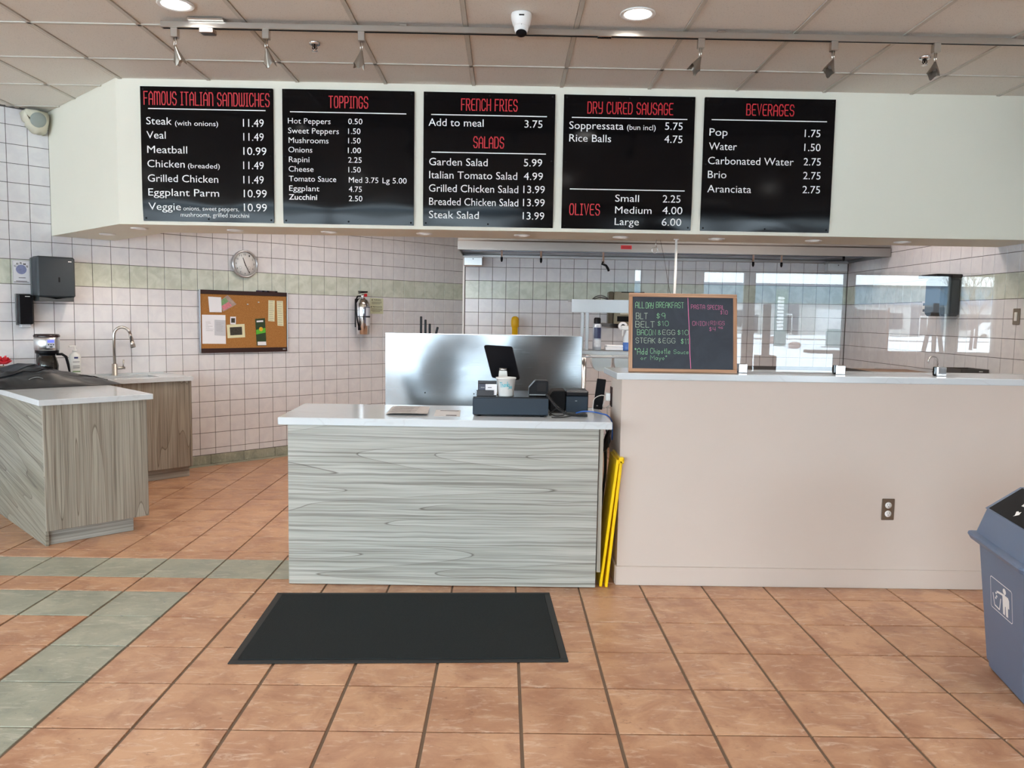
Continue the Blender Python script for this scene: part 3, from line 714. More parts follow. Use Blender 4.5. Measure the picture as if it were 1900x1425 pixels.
# ceiling stops at the bulkhead's face and its slanted return
nrm = (BH[1][1]-BH[0][1], -(BH[1][0]-BH[0][0])); dd = nrm[0]*BH[0][0]+nrm[1]*BH[0][1]
def ceil_polys(x0, x1, y0, y1):
    out = []
    L = clip([(x0, y0), (min(x1, -2.79), y0), (min(x1, -2.79), y1), (x0, y1)], [(-1, 1, 10.66), (nrm[0], nrm[1], dd)]) if x0 < -2.79 else None
    R = clip([(max(x0, -2.79), y0), (x1, y0), (x1, y1), (max(x0, -2.79), y1)], [(0, 1, 5.777)]) if x1 > -2.79 else None
    return [p for p in (L, R) if p]
for i in range(-14, 16):
    for j in range(-17, 3):
        x0, y0 = CX+i*CS, CY+j*CS; xm, ym = x0+CS/2, y0+CS/2
        if ym < FRONT_Y+.2 or xm > 9.4 or xm < -8.8: continue
        a, c, e, f = x0+.013, x0+CS-.013, y0+.013, y0+CS-.013
        ps = ceil_polys(a, c, e, f)
        if not ps: continue
        full = (ps and abs(sum(((p[0]-q[0])**2)**.5 for p, q in [(ps[0][1], ps[0][0])])-(c-a)) < 1e-4 and abs(ps[0][2][1]-ps[0][1][1]-(f-e)) < 1e-4 and len(ps[0]) == 4 and len(ps) == 1)
        near = ym > 3.3 and abs(xm) < ym*.72+.3
        if full and near: inst('ceiling_tile', ctm, ceil, (xm, ym, CEIL))
        elif near:
            for p in ps:
                q = MB(); q.mat(M_CEIL); add_slab(q, [(v[0]-xm, v[1]-ym) for v in p], .016, .006, .004)
                inst('ceiling_tile', q.mesh('ceiling_tile'), ceil, (xm, ym, CEIL))
        else:
            for p in ps:
                cst.mat(M_CEIL); add_slab(cst, p, CEIL+.016, CEIL+.006, .004)
o = cst.build('ceiling_tile_field', parent=ceil); o['kind'] = 'stuff'
def bar(x0, x1, y0, y1):
    q = MB(); q.mat(M_TBAR).box(x0, x1, y0, y1, CEIL, CEIL+.028, 0); q.build('grid_bar', parent=ceil)
for i in range(-13, 16):
    x = CX+i*CS
    yt = 5.777 if x > -2.79 else (6.8-(x+3.86)*(1.023/1.07) if x > -3.86 else x+10.66)
    if x < -8.8 or x > 9.5: continue
    bar(x-.012, x+.012, FRONT_Y, yt)
for j in range(-16, 3):
    y = CY+j*CS
    if y < FRONT_Y+.1: continue
    xl = max(-8.9, y-10.66); xr = 9.6
    if y > 5.777: xr = -2.79-(y-5.777)*(1.07/1.023)
    if xr > xl: bar(xl, xr, y-.012, y+.012)

# ---- bulkhead over the counter
b = MB(); b.mat(M_WHITEWALL)
poly = [(-2.79, 5.777), (3.93, 5.777), (3.93, 6.33), (-2.68, 6.33), (-3.50, 7.155), (-3.855, 6.80)]
b.prism(poly, 2.121, CEIL+.02)
bulk = b.build('wall_bulkhead'); tag(bulk, kind='structure')
# end piece right of the kitchen wall
# ---- low service wall and its base
b = MB(); b.mat(M_PINKWALL).box(.655, 3.93, 4.35, 4.79, 0, 1.166); tag(b.build('wall_service'), kind='structure')
b = MB(); b.mat(M_PINKWALL).box(.648, 3.93, 4.338, 4.351, 0, .108, .002); tag(b.build('baseboard_service'), kind='structure')
b = MB(); b.mat(M_PINKWALL).box(.644, .656, 4.36, 4.79, 0, .108, .002); tag(b.build('baseboard_service_end'), kind='structure')

# ================================================================== COUNTERS
def cabinet(name, label, loc, rz, parts):
    t = thing(name, label, 'cabinet', loc, rz)
    for (pn, m, box) in parts:
        q = MB(); q.mat(m).box(*box, .0015); q.build(pn, parent=t)
    return t
cabinet('counter_cabinet', 'long low grey laminate register counter with horizontal grain behind the black mat', (-.315, 4.28, 0), 0, [
    ('front_panel', M_WOOD_F, (-.862, .842, 0, .02, .004, .895)),
    ('side_panel', M_WOOD_V, (-.868, -.848, .021, .62, .11, .895)),
    ('side_panel', M_WOOD_V, (.848, .868, .002, .62, .09, .895)),
    ('shelf', M_WOOD_F, (-.845, .845, .03, .60, .45, .468)),
    ('cabinet_floor', M_WOOD_F, (-.845, .845, .03, .60, .10, .118))])
def worktop(label, poly, z0, z1, loc=(0, 0, 0), rz=0, name='countertop'):
    q = MB(); q.mat(M_QUARTZ).prism(poly, z0, z1, 'z', .003); o = q.build(name, loc=loc, rot=(0, 0, rz)); return tag(o, label, 'countertop')
worktop('white veined quartz slab on top of the register counter', [(-.91, -.03), (.908, -.03), (.908, .66), (-.94, .66)], -.041, 0, (-.313, 4.28, .938))
worktop('long white veined quartz ledge on top of the blush service wall', [(.622, 4.325), (3.92, 4.325), (3.92, 4.82), (.612, 4.82)], 1.167, 1.203)
# left peninsula, square to the slanted wall: local x = s, local y = -t
L0 = WP(0, 0)
def LT(name, label, cat, group=None): return thing(name, label, cat, L0, PI/4, group)
def lbox(b, s0, s1, t0, t1, z0, z1, bev=0): return b.box(s0, s1, -t1, -t0, z0, z1, bev)
def lthing(name, label, cat, s, t, z, group=None):
    return thing(name, label, cat, WP(s, t, z), PI/4, group)
t = LT('peninsula_cabinet', 'grey laminate peninsula cabinet with vertical grain and recessed plinth at the left edge', 'cabinet')
q = MB(); lbox(q.mat(M_WOOD_V), 1.436, 2.066, 2.02, 2.04, .10, .90, .001); q.build('front_panel', parent=t)
q = MB(); lbox(q.mat(M_WOOD_S), 1.436, 1.454, .02, 2.018, 0, .90, .001); q.build('side_panel', parent=t)
q = MB(); lbox(q.mat(M_WOOD_V), 2.046, 2.064, .57, 2.018, .10, .90, .001); q.build('back_panel', parent=t)
q = MB(); lbox(q.mat(M_WOOD_F), 1.456, 1.98, 1.96, 1.99, 0, .098, .001); q.build('plinth', parent=t)
q = MB(); lbox(q.mat(M_WOOD_F), 1.96, 1.98, .57, 1.958, 0, .098, .001); q.build('plinth', parent=t)
worktop('white quartz slab of the left peninsula with the dark jacket on it', [(1.41, -2.055), (2.105, -2.055), (2.105, -.003), (1.41, -.003)], .90, .938, L0, PI/4)
t = LT('sink_cabinet', 'brown grey laminate sink cabinet below the corkboard with vertical grain', 'cabinet')
q = MB(); lbox(q.mat(M_WOOD_V), 2.12, 3.02, .485, .503, .10, .878, .001); q.build('front_panel', parent=t)
q = MB(); lbox(q.mat(M_WOOD_V), 3.022, 3.04, .02, .503, .10, .878, .001); q.build('side_panel', parent=t)
q = MB(); lbox(q.mat(M_WOOD_F), 2.12, 3.03, .43, .45, 0, .098, .001); q.build('plinth', parent=t)
q = MB(); lbox(q.mat(M_WOOD_F), 3.012, 3.03, .03, .43, 0, .098, .001); q.build('plinth', parent=t)
# worktop with a sink cut-out
SX0, SX1, ST0, ST1 = 2.22, 2.80, .13, .42
q = MB(); q.mat(M_QUARTZ)
for a in ((2.11, SX0, .003, .535), (SX1, 3.045, .003, .535), (SX0, SX1, .003, ST0), (SX0, SX1, ST1, .535)): lbox(q, *a, .882, .92)
lbox(q, 2.11, 2.99, .003, .018, .92, .932, .002)
tag(q.build('countertop', loc=L0, rot=(0, 0, PI/4)), 'white quartz slab around the undermount sink at the slanted tiled wall', 'countertop')
q = MB(); q.mat(M_SINK)
for a in ((SX0-.004, SX0, ST0, ST1), (SX1, SX1+.004, ST0, ST1), (SX0, SX1, ST0-.004, ST0), (SX0, SX1, ST1, ST1+.004)): lbox(q, *a, .72, .884)
lbox(q, SX0, SX1, ST0, ST1, .715, .72)
t = LT('sink', 'stainless undermount sink basin in the white quartz worktop', 'sink'); q.build('basin', parent=t)
q = MB(); q.mat(M_CHROME).lathe([(0, .723), (.03, .723), (.035, .7205)], (2.51, -.28, 0), 16); q.build('drain', parent=t)

# ================================================================== MENU BOARDS
BX = [-2.61, -1.606, -.602, .397, 1.403]; BZ = 2.146
BL = ['black menu board headed FAMOUS ITALIAN SANDWICHES, leftmost of the row', 'black menu board headed TOPPINGS with nine small lines', 'black menu board headed FRENCH FRIES and SALADS in the middle of the row',
      'black menu board headed DRY CURED SAUSAGE with OLIVES at the bottom', 'black menu board headed BEVERAGES, rightmost of the row']
for k in range(5):
    t = thing('menu_board', BL[k], 'menu board', (BX[k], 5.776, BZ), 0, 'menu boards on the bulkhead')
    ph = k*1.7
    def warp(u, v, ph=ph):
        # thin sheet held by screws: it bows out from the wall and comes back to it at the lower edge
        k_ = .20+.05*math.sin(2.6*u*PI+ph); d = max(0, 1-v/k_)
        return -.017+.012*d*d-.0008*math.sin(5*v+ph+2*u)
    TY = lambda x, z: warp(x/.937, z/.94)-.0016
    q = MB(); q.mat(M_BOARD)
    q.grid(lambda u, v: (u*.937, warp(u, v), v*.94), 28, 28)
    q.box(0, .937, -.0035, 0, 0, .94)
    q.build('panel', parent=t)
    for (tx, u0, u1, v0, cap, st) in BOARD_TEXT[k]:
        q = MB()
        if st == 'h': put_strokes(q.mat(M_RED), tx, u0, u1, v0, cap, .0072, TY, True); q.build('heading', parent=t)
        elif st == 'l': q.mat(M_WPRINT).face([(u0, TY(u0, v0), v0-.0035), (u1, TY(u1, v0), v0-.0035), (u1, TY(u1, v0), v0+.0035), (u0, TY(u0, v0), v0+.0035)]); q.build('rule_line', parent=t)
        else: put_text(q.mat(M_WPRINT), tx, u0, u1, v0, cap, TY, st == 'b'); q.build('menu_line', parent=t)
    for (a, c) in ((.02, .02), (.4685, .02), (.917, .02), (.02, .92), (.4685, .92), (.917, .92), (.02, .47), (.917, .47)):
        q = MB(); q.mat(M_BLACKM).lathe([(0, .0035), (.004, .003), (.0065, .0015), (.0065, -.003)], (a, warp(a/.937, c/.94), c), 10, Matrix.Rotation(PI/2, 4, 'X')); q.build('screw', parent=t)

# ================================================================== CHALKBOARD AND GLASS SCREEN
t = thing('chalkboard', 'wood-framed chalkboard with breakfast prices in green and pink chalk on the white ledge', 'chalkboard', (.699, 4.405, 1.2045), 0)
t.rotation_euler = (math.radians(-8), 0, 0)
CW, CHH, FRW = .611, .448, .021
q = MB(); q.mat(M_SLATE).box(FRW-.002, CW-FRW+.002, .006, .014, FRW-.002, CHH-FRW+.002); q.build('slate', parent=t)
for (a, b_, c, d, m) in ((0, CW, 0, FRW, M_OAK), (0, CW, CHH-FRW, CHH, M_OAK)):
    q = MB(); q.mat(m).box(a, b_, 0, .018, c, d, .002); q.build('frame_rail', parent=t)
M_OAKV = wood_mat('light_oak_upright', (0, 0, 1), (1, 0, 0), srgb(206, 164, 134), srgb(192, 146, 114), srgb(160, 112, 84), 4.0, 5)
for a in (0, CW-FRW):
    q = MB(); q.mat(M_OAKV).box(a, a+FRW, 0, .018, FRW, CHH-FRW, .002); q.build('frame_stile', parent=t)
for (tx, u0, u1, v0, cap, c) in CHALK_TEXT:
    q = MB(); put_strokes(q.mat(M_CH[c]), tx, u0, u1, v0, cap, max(.0011, min(.0018, cap*.05)), .0052, False, .0006); q.build('chalk_word', parent=t)
for c in 'p':
    if c == 'p':
        a = (.334, .425); b_ = (.35, .024); mb = MB(); mb.mat(M_CH['p'])
        pts = [(a[0]+(b_[0]-a[0])*i/12+random.uniform(-.001, .001), a[1]+(b_[1]-a[1])*i/12) for i in range(13)]
        for p, r_ in zip(pts, pts[1:]): mb.face([(p[0]-.0015, .0052, p[1]), (p[0]+.0015, .0052, p[1]), (r_[0]+.0015, .0052, r_[1]), (r_[0]-.0015, .0052, r_[1])])
    mb.build('chalk_divider', parent=t)
t = thing('glass_screen', 'long clear glass sneeze screen standing on the white ledge of the service wall', 'glass screen', (.735, 4.5, 1.2035))
q = MB(); q.mat(glass_mat('screen_glass', (.97, .985, .98), 1.85)).face([(0, 0, .01), (3.15, 0, .01), (3.15, 0, .588), (0, 0, .588)])
q.mat(plain('glass_edge', srgb(150, 180, 172), .2)).face([(0, 0, .588), (3.15, 0, .588), (3.15, .005, .588), (0, .005, .588)])
q.face([(0, 0, .01), (0, 0, .588), (0, .005, .588), (0, .005, .01)])
gp = q.build('pane', parent=t)
for x in (.63, 1.193, 1.775):
    q = MB(); q.mat(M_CHROME).box(x-.026, x+.026, -.02, -.001, .0, .052, .003); q.mat(M_BLACKM).box(x-.034, x+.026, .0065, .022, .0, .052, .003); q.build('bracket', parent=t)

# ================================================================== THINGS ON THE SLANTED WALL
t = lthing('wall_clock', 'round white wall clock with silver rim above the corkboard', 'clock', 3.809, .006, 1.986)
RX = Matrix.Rotation(PI/2, 4, 'X')
q = MB(); q.mat(plain('silver_rim', (.55, .55, .57), .3, .8)).lathe([(.135, 0), (.138, .01), (.138, .03), (.130, .038), (.121, .036), (.119, .022)], (0, 0, 0), 40, RX); q.build('rim', parent=t)
q = MB(); q.mat(M_WHITEP).lathe([(0, .022), (.121, .022), (.121, .0)], (0, 0, 0), 40, RX); q.build('dial', parent=t)
q = MB(); q.mat(M_BLACKM)
for k in range(12):
    a = PI/2-2*PI*(k+1)/12; s_ = str(k+1); w_ = .011*len(s_); cx, cz = .094*math.cos(a), .094*math.sin(a)
    put_text(q, s_, cx-w_/2, cx+w_/2, cz-.008, .017, -.0235)
q.build('numerals', parent=t)
def hand(nm_, ang, L, w_):
    q = MB(); q.mat(M_BLACKM); d = (math.cos(ang), math.sin(ang)); n_ = (-d[1], d[0])
    q.prism([(-d[0]*.02+n_[0]*w_, -d[1]*.02+n_[1]*w_), (-d[0]*.02-n_[0]*w_, -d[1]*.02-n_[1]*w_), (d[0]*L-n_[0]*w_*.6, d[1]*L-n_[1]*w_*.6), (d[0]*L+n_[0]*w_*.6, d[1]*L+n_[1]*w_*.6)], -.0275, -.0255, 'y'); q.build(nm_, parent=t)
hand('hour_hand', math.radians(110), .066, .0035); hand('minute_hand', math.radians(-63), .098, .0028)
q = MB(); q.mat(M_GREYP); 
for cx in (-.05, .045): q.lathe([(.013, .0235), (.015, .0235)], (cx, 0, -.038), 16, RX)
q.build('small_dials', parent=t)

CB0 = (3.341, 1.10)
t = lthing('corkboard', 'corkboard with dark top and bottom rails hung on the slanted tiled wall', 'corkboard', CB0[0], .006, CB0[1])
q = MB(); q.mat(M_CORK).box(.012, .928, -.012, 0, .04, .575); q.build('cork_panel', parent=t)
for z0, z1, n_ in ((0, .045, 'bottom_rail'), (.575, .615, 'top_rail')):
    q = MB(); q.mat(M_BROWN).box(.004, .936, -.02, 0, z0, z1, .002); o = q.build(n_, parent=t)
    if z0 == 0:
        g_q = MB(); g_q.mat(M_GREYP).box(.88, .912, -.0215, -.02, .018, .03); g_q.build('maker_plate', parent=o)
for a in (0, .933):
    q = MB(); q.mat(M_STEEL).box(a, a+.008, -.021, 0, 0, .615, .001); q.build('edge_trim', parent=t)
def cb(x, y):
    f = (x-80)/785.0; f2 = f*(1.0+.06*(f-1)); top = 460+(490-460)*f; bot = 1020+(1005-1020)*f
    return f*.94, (bot-y)/(bot-top)*.615
def sheet(name, label, cat, m, pts, off=.013, curl=0, group=None, extra=None):
    P = [cb(*p) for p in pts]                                       # TL TR BR BL
    cx = sum(p[0] for p in P)/4; cz = sum(p[1] for p in P)/4
    t = lthing(name, label, cat, CB0[0]+cx, .006+off, CB0[1]+cz, group)
    q = MB(); q.mat(m)
    def fn(u, v):
        a = [P[3][k]*(1-u)+P[2][k]*u for k in (0, 1)]; b_ = [P[0][k]*(1-u)+P[1][k]*u for k in (0, 1)]
        return (a[0]*(1-v)+b_[0]*v-cx, -.001-curl*(1-v)*(.5+.5*u), a[1]*(1-v)+b_[1]*v-cz)
    q.grid(fn, 4, 6)
    q.build('paper', parent=t)
    if extra: extra(t, P, cx, cz, curl)
    return t
def lines(n, m, w0=.15, w1=.85, v0=.15, v1=.85, th=.002, jit=True, name='print'):
    def f(t, P, cx, cz, curl):
        q = MB(); q.mat(m)
        for k in range(n):
            v = v0+(v1-v0)*k/max(1, n-1); u1 = w1-(random.uniform(0, .25) if jit else 0)
            p = []
            for u in (w0, u1):
                a = [P[3][i]*(1-u)+P[2][i]*u for i in (0, 1)]; b_ = [P[0][i]*(1-u)+P[1][i]*u for i in (0, 1)]
                p.append((a[0]*(1-v)+b_[0]*v-cx, -.0015-curl*(1-v)*(.5+.5*u)-.0008, a[1]*(1-v)+b_[1]*v-cz))
            q.face([p[0], p[1], (p[1][0], p[1][1], p[1][2]+th), (p[0][0], p[0][1], p[0][2]+th)])
        q.build(name, parent=t)
    return f
sheet('paper_note', 'curled blank white note pinned at the top left corner of the corkboard', 'note', M_PAPER, [(152, 522), (262, 528), (262, 660), (160, 658)], curl=.01)
M_BILL = plain('pastel_print', srgb(170, 150, 140), .7, var=.5, scale=30)
def bill(t, P, cx, cz, curl):
    for (v0, v1, m) in ((.55, .95, plain('green_print', srgb(120, 160, 110), .7, var=.3, scale=60)), (.08, .5, plain('rose_print', srgb(214, 130, 140), .7, var=.3, scale=60))):
        q = MB(); q.mat(m); c = []
        for u, v in ((.08, v0), (.7, v0), (.7, v1), (.08, v1)):
            a = [P[3][i]*(1-u)+P[2][i]*u for i in (0, 1)]; b_ = [P[0][i]*(1-u)+P[1][i]*u for i in (0, 1)]
            c.append((a[0]*(1-v)+b_[0]*v-cx, -.0018, a[1]*(1-v)+b_[1]*v-cz))
        q.face(c); q.build('colour_print', parent=t)
sheet('colour_leaflet', 'tilted green and pink printed leaflet beside the curled note on the corkboard', 'leaflet', M_BILL, [(235, 570), (318, 508), (395, 590), (278, 655)], .014, extra=bill)
sheet('letter_sheet', 'large white letter sheet at the lower left of the corkboard', 'paper', M_PAPER, [(98, 680), (297, 684), (298, 938), (98, 936)], extra=lines(7, M_INK, .15, .5, .45, .75, .0015))
sheet('grey_slip', 'small grey slip pinned over the right edge of the white letter', 'paper', plain('grey_paper', srgb(200, 202, 208), .8), [(202, 725), (296, 730), (294, 868), (200, 862)], .016, extra=lines(6, M_INK, .15, .85, .3, .8, .0012))
def pic(t, P, cx, cz, curl, u0=.16, v0=.2):
    q = MB(); q.mat(plain('dark_photo', srgb(60, 56, 48), .5, var=.9, scale=70)); c = []
    for u, v in ((u0, v0), (1-u0, v0), (1-u0, 1-v0), (u0, 1-v0)):
        a = [P[3][i]*(1-u)+P[2][i]*u for i in (0, 1)]; b_ = [P[0][i]*(1-u)+P[1][i]*u for i in (0, 1)]
        c.append((a[0]*(1-v)+b_[0]*v-cx, -.0018, a[1]*(1-v)+b_[1]*v-cz))
    q.face(c); q.build('picture', parent=t)
sheet('small_photo', 'small upright photo with white border above the cream photo card', 'photo', M_PAPER, [(338, 698), (388, 698), (386, 766), (338, 765)], extra=pic)
sheet('photo_card', 'cream bordered photo card pinned in the lower middle of the corkboard', 'photo', M_CREAM, [(305, 770), (463, 762), (468, 880), (313, 888)], .014, extra=pic)
def broch(t, P, cx, cz, curl):
    def patch(nm_, m, u0, u1, v0, v1, sl=0):
        q = MB(); q.mat(m); c = []
        for u, v in ((u0, v0-sl), (u1, v0+sl), (u1, v1+sl), (u0, v1-sl)):
            a = [P[3][i]*(1-u)+P[2][i]*u for i in (0, 1)]; b_ = [P[0][i]*(1-u)+P[1][i]*u for i in (0, 1)]
            c.append((a[0]*(1-v)+b_[0]*v-cx, -.0022, a[1]*(1-v)+b_[1]*v-cz))
        q.face(c); q.build(nm_, parent=t)
    patch('green_band', plain('lime_print', srgb(90, 180, 50), .5), .02, .98, .45, .62, .03)
    patch('white_band', M_PAPER, .1, .98, .02, .15)
    patch('white_title', M_PAPER, .12, .8, .87, .93)
    q = MB(); q.mat(plain('gold_print', srgb(226, 180, 50), .5)); a = cb(612, 808); q.lathe([(0, .003), (.022, .003)], (a[0]-cx, 0, a[1]-cz), 20, RX); q.build('gold_disc', parent=t)
sheet('green_brochure', 'tall dark green brochure with a gold disc pinned on the corkboard', 'brochure', plain('dark_green_print', srgb(44, 66, 40), .5), [(560, 718), (650, 712), (662, 955), (572, 955)], .014, extra=broch)
def coup(t, P, cx, cz, curl):
    lines(11, M_INK, .1, .9, .05, .95, .0022, True, 'print')(t, P, cx, cz, curl)
sheet('coupon_strip', 'shorter pale yellow coupon strip, left one of the pair on the corkboard', 'coupon', M_CREAM, [(684, 555), (744, 557), (740, 742), (680, 738)], .014, group='coupon strips', extra=coup)
sheet('coupon_strip', 'longer pale yellow coupon strip at the right side of the corkboard', 'coupon', M_CREAM, [(762, 560), (822, 562), (826, 782), (768, 778)], .014, group='coupon strips', extra=coup)
for (x, y, wd) in ((492, 590, 'left and lower of two on bare cork'), (592, 572, 'right and higher of two on bare cork')):
    u, v = cb(x, y); t = lthing('push_pin', 'white push pin, ' + wd, 'push pin', CB0[0]+u, .018, CB0[1]+v, 'push pins')
    q = MB(); q.mat(M_WHITEP).lathe([(0, .014), (.006, .013), (.004, .008), (.007, .0), (0, 0)], (0, 0, 0), 10, RX); q.build('head', parent=t)
for k, (x, m) in enumerate(((600, 'purple'), (645, 'blue'), (720, 'brown'))):
    u, v = cb(x, 478); t = lthing('marker_pen', 'dark marker pen lying on the corkboard top rail, %s' % ('leftmost', 'middle one', 'rightmost')[k], 'pen', CB0[0]+u-.03, .016, CB0[1]+.622, 'pens on the corkboard')
    q = MB(); q.mat(plain('pen_'+m, srgb(*{'purple': (60, 40, 70), 'blue': (40, 40, 80), 'brown': (70, 36, 36)}[m]), .4)).cyl((0, 0, .0), (.065, 0, 0), .006, n=10); q.build('barrel', parent=t)
    q = MB(); q.mat(M_BLACK).cyl((.065, 0, 0), (.09, 0, 0), .0068, n=10); q.build('cap', parent=t)

# fire extinguisher
t = lthing('fire_extinguisher', 'polished steel fire extinguisher hung on the slanted wall beside the warning notice', 'fire extinguisher', 5.18, .095, 1.277)
q = MB(); q.mat(M_CHROME).lathe([(0, 0), (.072, 0), (.076, .004), (.076, .07), (.078, .074), (.078, .30), (.074, .34), (.055, .385), (.028, .405), (.02, .41), (0, .41)], n=28); q.build('cylinder', parent=t)
q = MB(); q.mat(M_STEEL).cyl((0, 0, .40), (0, 0, .45), .016, n=14); q.cyl((-.03, 0, .43), (.02, 0, .43), .01, n=10); q.build('valve', parent=t)
q = MB(); q.mat(M_BLACK).tube([(-.06, -.0, .462), (0, 0, .47), (.06, 0, .475)], .006); q.box(-.06, .06, -.012, .012, .474, .486, .003); q.build('lever', parent=t)
q = MB(); q.mat(M_RED).cyl((.02, -.012, .44), (.02, -.03, .44), .018, n=14); q.build('pin_seal', parent=t)
q = MB(); q.mat(M_BLACK).tube([(-.03, 0, .43), (-.08, -.01, .425), (-.108, -.02, .38), (-.108, -.03, .25), (-.095, -.03, .16), (-.075, -.035, .07)], .0085); q.cyl((-.075, -.035, .09), (-.07, -.035, .05), .014, .018, 10); q.build('hose', parent=t)
q = MB(); q.mat(M_BLACK).tube(arc((0, 0, .2), .079, 0, 2*PI, 28, 'xy')[:-1], .004, 6, True); q.build('strap', parent=t)
def curved_patch(m, R, a0, a1, z0, z1, nm_, par):
    q = MB(); q.mat(m).grid(lambda u, v: (R*math.cos(a0+(a1-a0)*u), R*math.sin(a0+(a1-a0)*u), z0+(z1-z0)*v), 8, 1); return q.build(nm_, parent=par)
curved_patch(plain('blue_grey_label', srgb(90, 96, 112), .5), .0785, -2.0, -.35, .125, .31, 'label_band', t)
curved_patch(plain('pale_label', srgb(208, 212, 222), .5, var=.12, scale=120), .0795, -1.75, -.4, .21, .30, 'label', t)
curved_patch(plain('pale_label2', srgb(214, 216, 222), .5, var=.2, scale=120), .0795, -1.75, -.4, .10, .19, 'label', t)
q = MB(); q.mat(M_BLACK).box(.06, .085, .0, .06, .30, .36, .003); q.box(-.05, .05, .07, .09, .08, .4, .003); q.build('wall_bracket', parent=t)
t = lthing('warning_notice', 'pale green warning notice with small black print beside the extinguisher', 'notice', 5.43, .006, 1.602)
q = MB(); q.mat(plain('pale_green_paper', srgb(206, 210, 180), .6)).box(-.093, .093, -.0015, 0, -.09, .09); q.build('sheet', parent=t)
q = MB(); q.mat(M_BLACKM); put_text(q, 'WARNING', -.045, .062, .062, .014, -.0022, True); put_text(q, 'PRECAUCION', -.055, .075, -.018, .014, -.0022, True)
for (x, z) in ((-.062, .062), (-.075, -.018)): q.face([(x-.01, -.0022, z), (x+.01, -.0022, z), (x, -.0022, z+.018)])
for k in range(3): q.face([(-.07, -.0022, .045-k*.011), (.07-.02*(k == 2), -.0022, .045-k*.011), (.07-.02*(k == 2), -.0022, .048-k*.011), (-.07, -.0022, .048-k*.011)])
for k in range(4): q.face([(-.08+.02*(k == 3), -.0022, -.034-k*.011), (.08-.03*(k == 3), -.0022, -.034-k*.011), (.08-.03*(k == 3), -.0022, -.031-k*.011), (-.08+.02*(k == 3), -.0022, -.031-k*.011)])
q.build('print', parent=t)

# dispensers and poster at the far left
t = lthing('paper_towel_dispenser', 'large charcoal paper towel dispenser on the slanted wall above the coffee maker', 'paper towel dispenser', 2.055, .006, 1.567, 'paper towel dispensers')
q = MB(); q.mat(M_DARKG).box(-.142, .142, -.195, -.03, .035, .37, .012); q.build('cover', parent=t)
q = MB(); q.mat(plain('charcoal_back', srgb(78, 84, 86), .5)).box(-.146, .146, -.029, 0, .005, .36, .004); q.build('back_plate', parent=t)
q = MB(); q.mat(plain('charcoal_tray', srgb(70, 74, 76), .5)).prism([(-.13, 0), (.13, 0), (.13, .034), (.09, .034), (0, .018), (-.09, .034), (-.13, .034)], -.18, -.03, 'y'); q.build('outlet_tray', parent=t)
q = MB(); q.mat(M_BLACKM).box(.012, .025, -.1965, -.194, .16, .2); q.build('window_slot', parent=t)
q = MB(); q.mat(M_WHITEP).box(.09, .115, -.1965, -.194, .33, .336); q.build('maker_plate', parent=t)
t = lthing('soap_dispenser', 'narrow black soap dispenser on the slanted wall below the hygiene poster', 'soap dispenser', 1.846, .006, 1.345)
q = MB(); q.mat(M_BLACK).box(-.052, .052, -.105, -.03, .03, .272, .008); q.build('cover', parent=t)
q = MB(); q.mat(plain('grey_backplate', srgb(96, 98, 98), .5)).box(-.054, .054, -.029, 0, .02, .28, .003); q.build('back_plate', parent=t)
q = MB(); q.mat(plain('clear_grey', srgb(180, 184, 190), .25)).box(-.035, .035, -.09, -.03, 0, .03, .004); q.build('nozzle', parent=t)
q = MB(); q.mat(M_WHITEP).box(-.005, .03, -.1065, -.1045, .255, .261); q.build('maker_plate', parent=t)
t = lthing('hygiene_poster', 'small white GERMS poster with a violet globe on the tiled wall', 'poster', 1.846, .006, 1.806)
q = MB(); q.mat(M_PAPER).box(-.064, .064, -.0015, 0, -.096, .096); q.build('sheet', parent=t)
q = MB(); q.mat(plain('violet_print', srgb(140, 146, 184), .6, var=.35, scale=70)).lathe([(0, .0024), (.039, .0024)], (0, 0, .02), 24, RX)
q.build('globe_print', parent=t)
q = MB(); q.mat(M_BLACKM)
for ch, a in zip('GERMS', (150, 120, 90, 60, 30)):
    r_ = math.radians(a); cx, cz = .05*math.cos(r_), .02+.05*math.sin(r_); put_text(q, ch, cx-.008, cx+.008, cz-.006, .015, -.0022, True)
for k, (a, c, z) in enumerate(((-.04, .04, -.078), (-.055, .055, -.086), (-.02, .03, -.05))): q.face([(a, -.0022, z), (c, -.0022, z), (c, -.0022, z+.004), (a, -.0022, z+.004)])
q.build('print', parent=t)
q = MB(); q.mat(M_INK)
for (x0, x1, z0, z1) in ((-.06, .06, .09, .0915), (-.06, .06, -.092, -.0905), (-.06, -.0585, -.092, .0915), (.0585, .06, -.092, .0915)): q.face([(x0, -.0021, z0), (x1, -.0021, z0), (x1, -.0021, z1), (x0, -.0021, z1)])
q.build('border', parent=t)

# wall speaker in the corner by the bulkhead
t = lthing('wall_speaker', 'ivory wall speaker with round grille in the corner under the ceiling', 'speaker', 1.99, .006, 2.94)
q = MB(); q.mat(M_IVORY)
pts = [(-.125, 0, .17), (.075, 0, .17), (-.11, -.14, .175), (.07, -.14, .175), (-.02, -.165, .17), (-.1, 0, .07), (.07, 0, .04), (-.02, 0, -.01), (.05, -.03, -.005), (-.05, -.13, .05), (.02, -.15, .04), (.065, -.13, .08), (.06, -.06, .0), (-.09, -.12, .11)]
vs_ = [q.bm.verts.new(p) for p in pts]; r = bmesh.ops.convex_hull(q.bm, input=vs_)
bmesh.ops.bevel(q.bm, geom=q.bm.edges[:], offset=.012, segments=2, affect='EDGES')
for f in q.bm.faces: f.smooth = True
q.build('housing', parent=t)
q = MB(); q.mat(plain('grey_grille', srgb(150, 158, 152), .8)).lathe([(0, .012), (.04, .010), (.055, .002), (.06, -.004)], (-.02, -.152, .095), 28, Matrix.Rotation(math.radians(107), 4, 'X')); q.build('grille', parent=t)

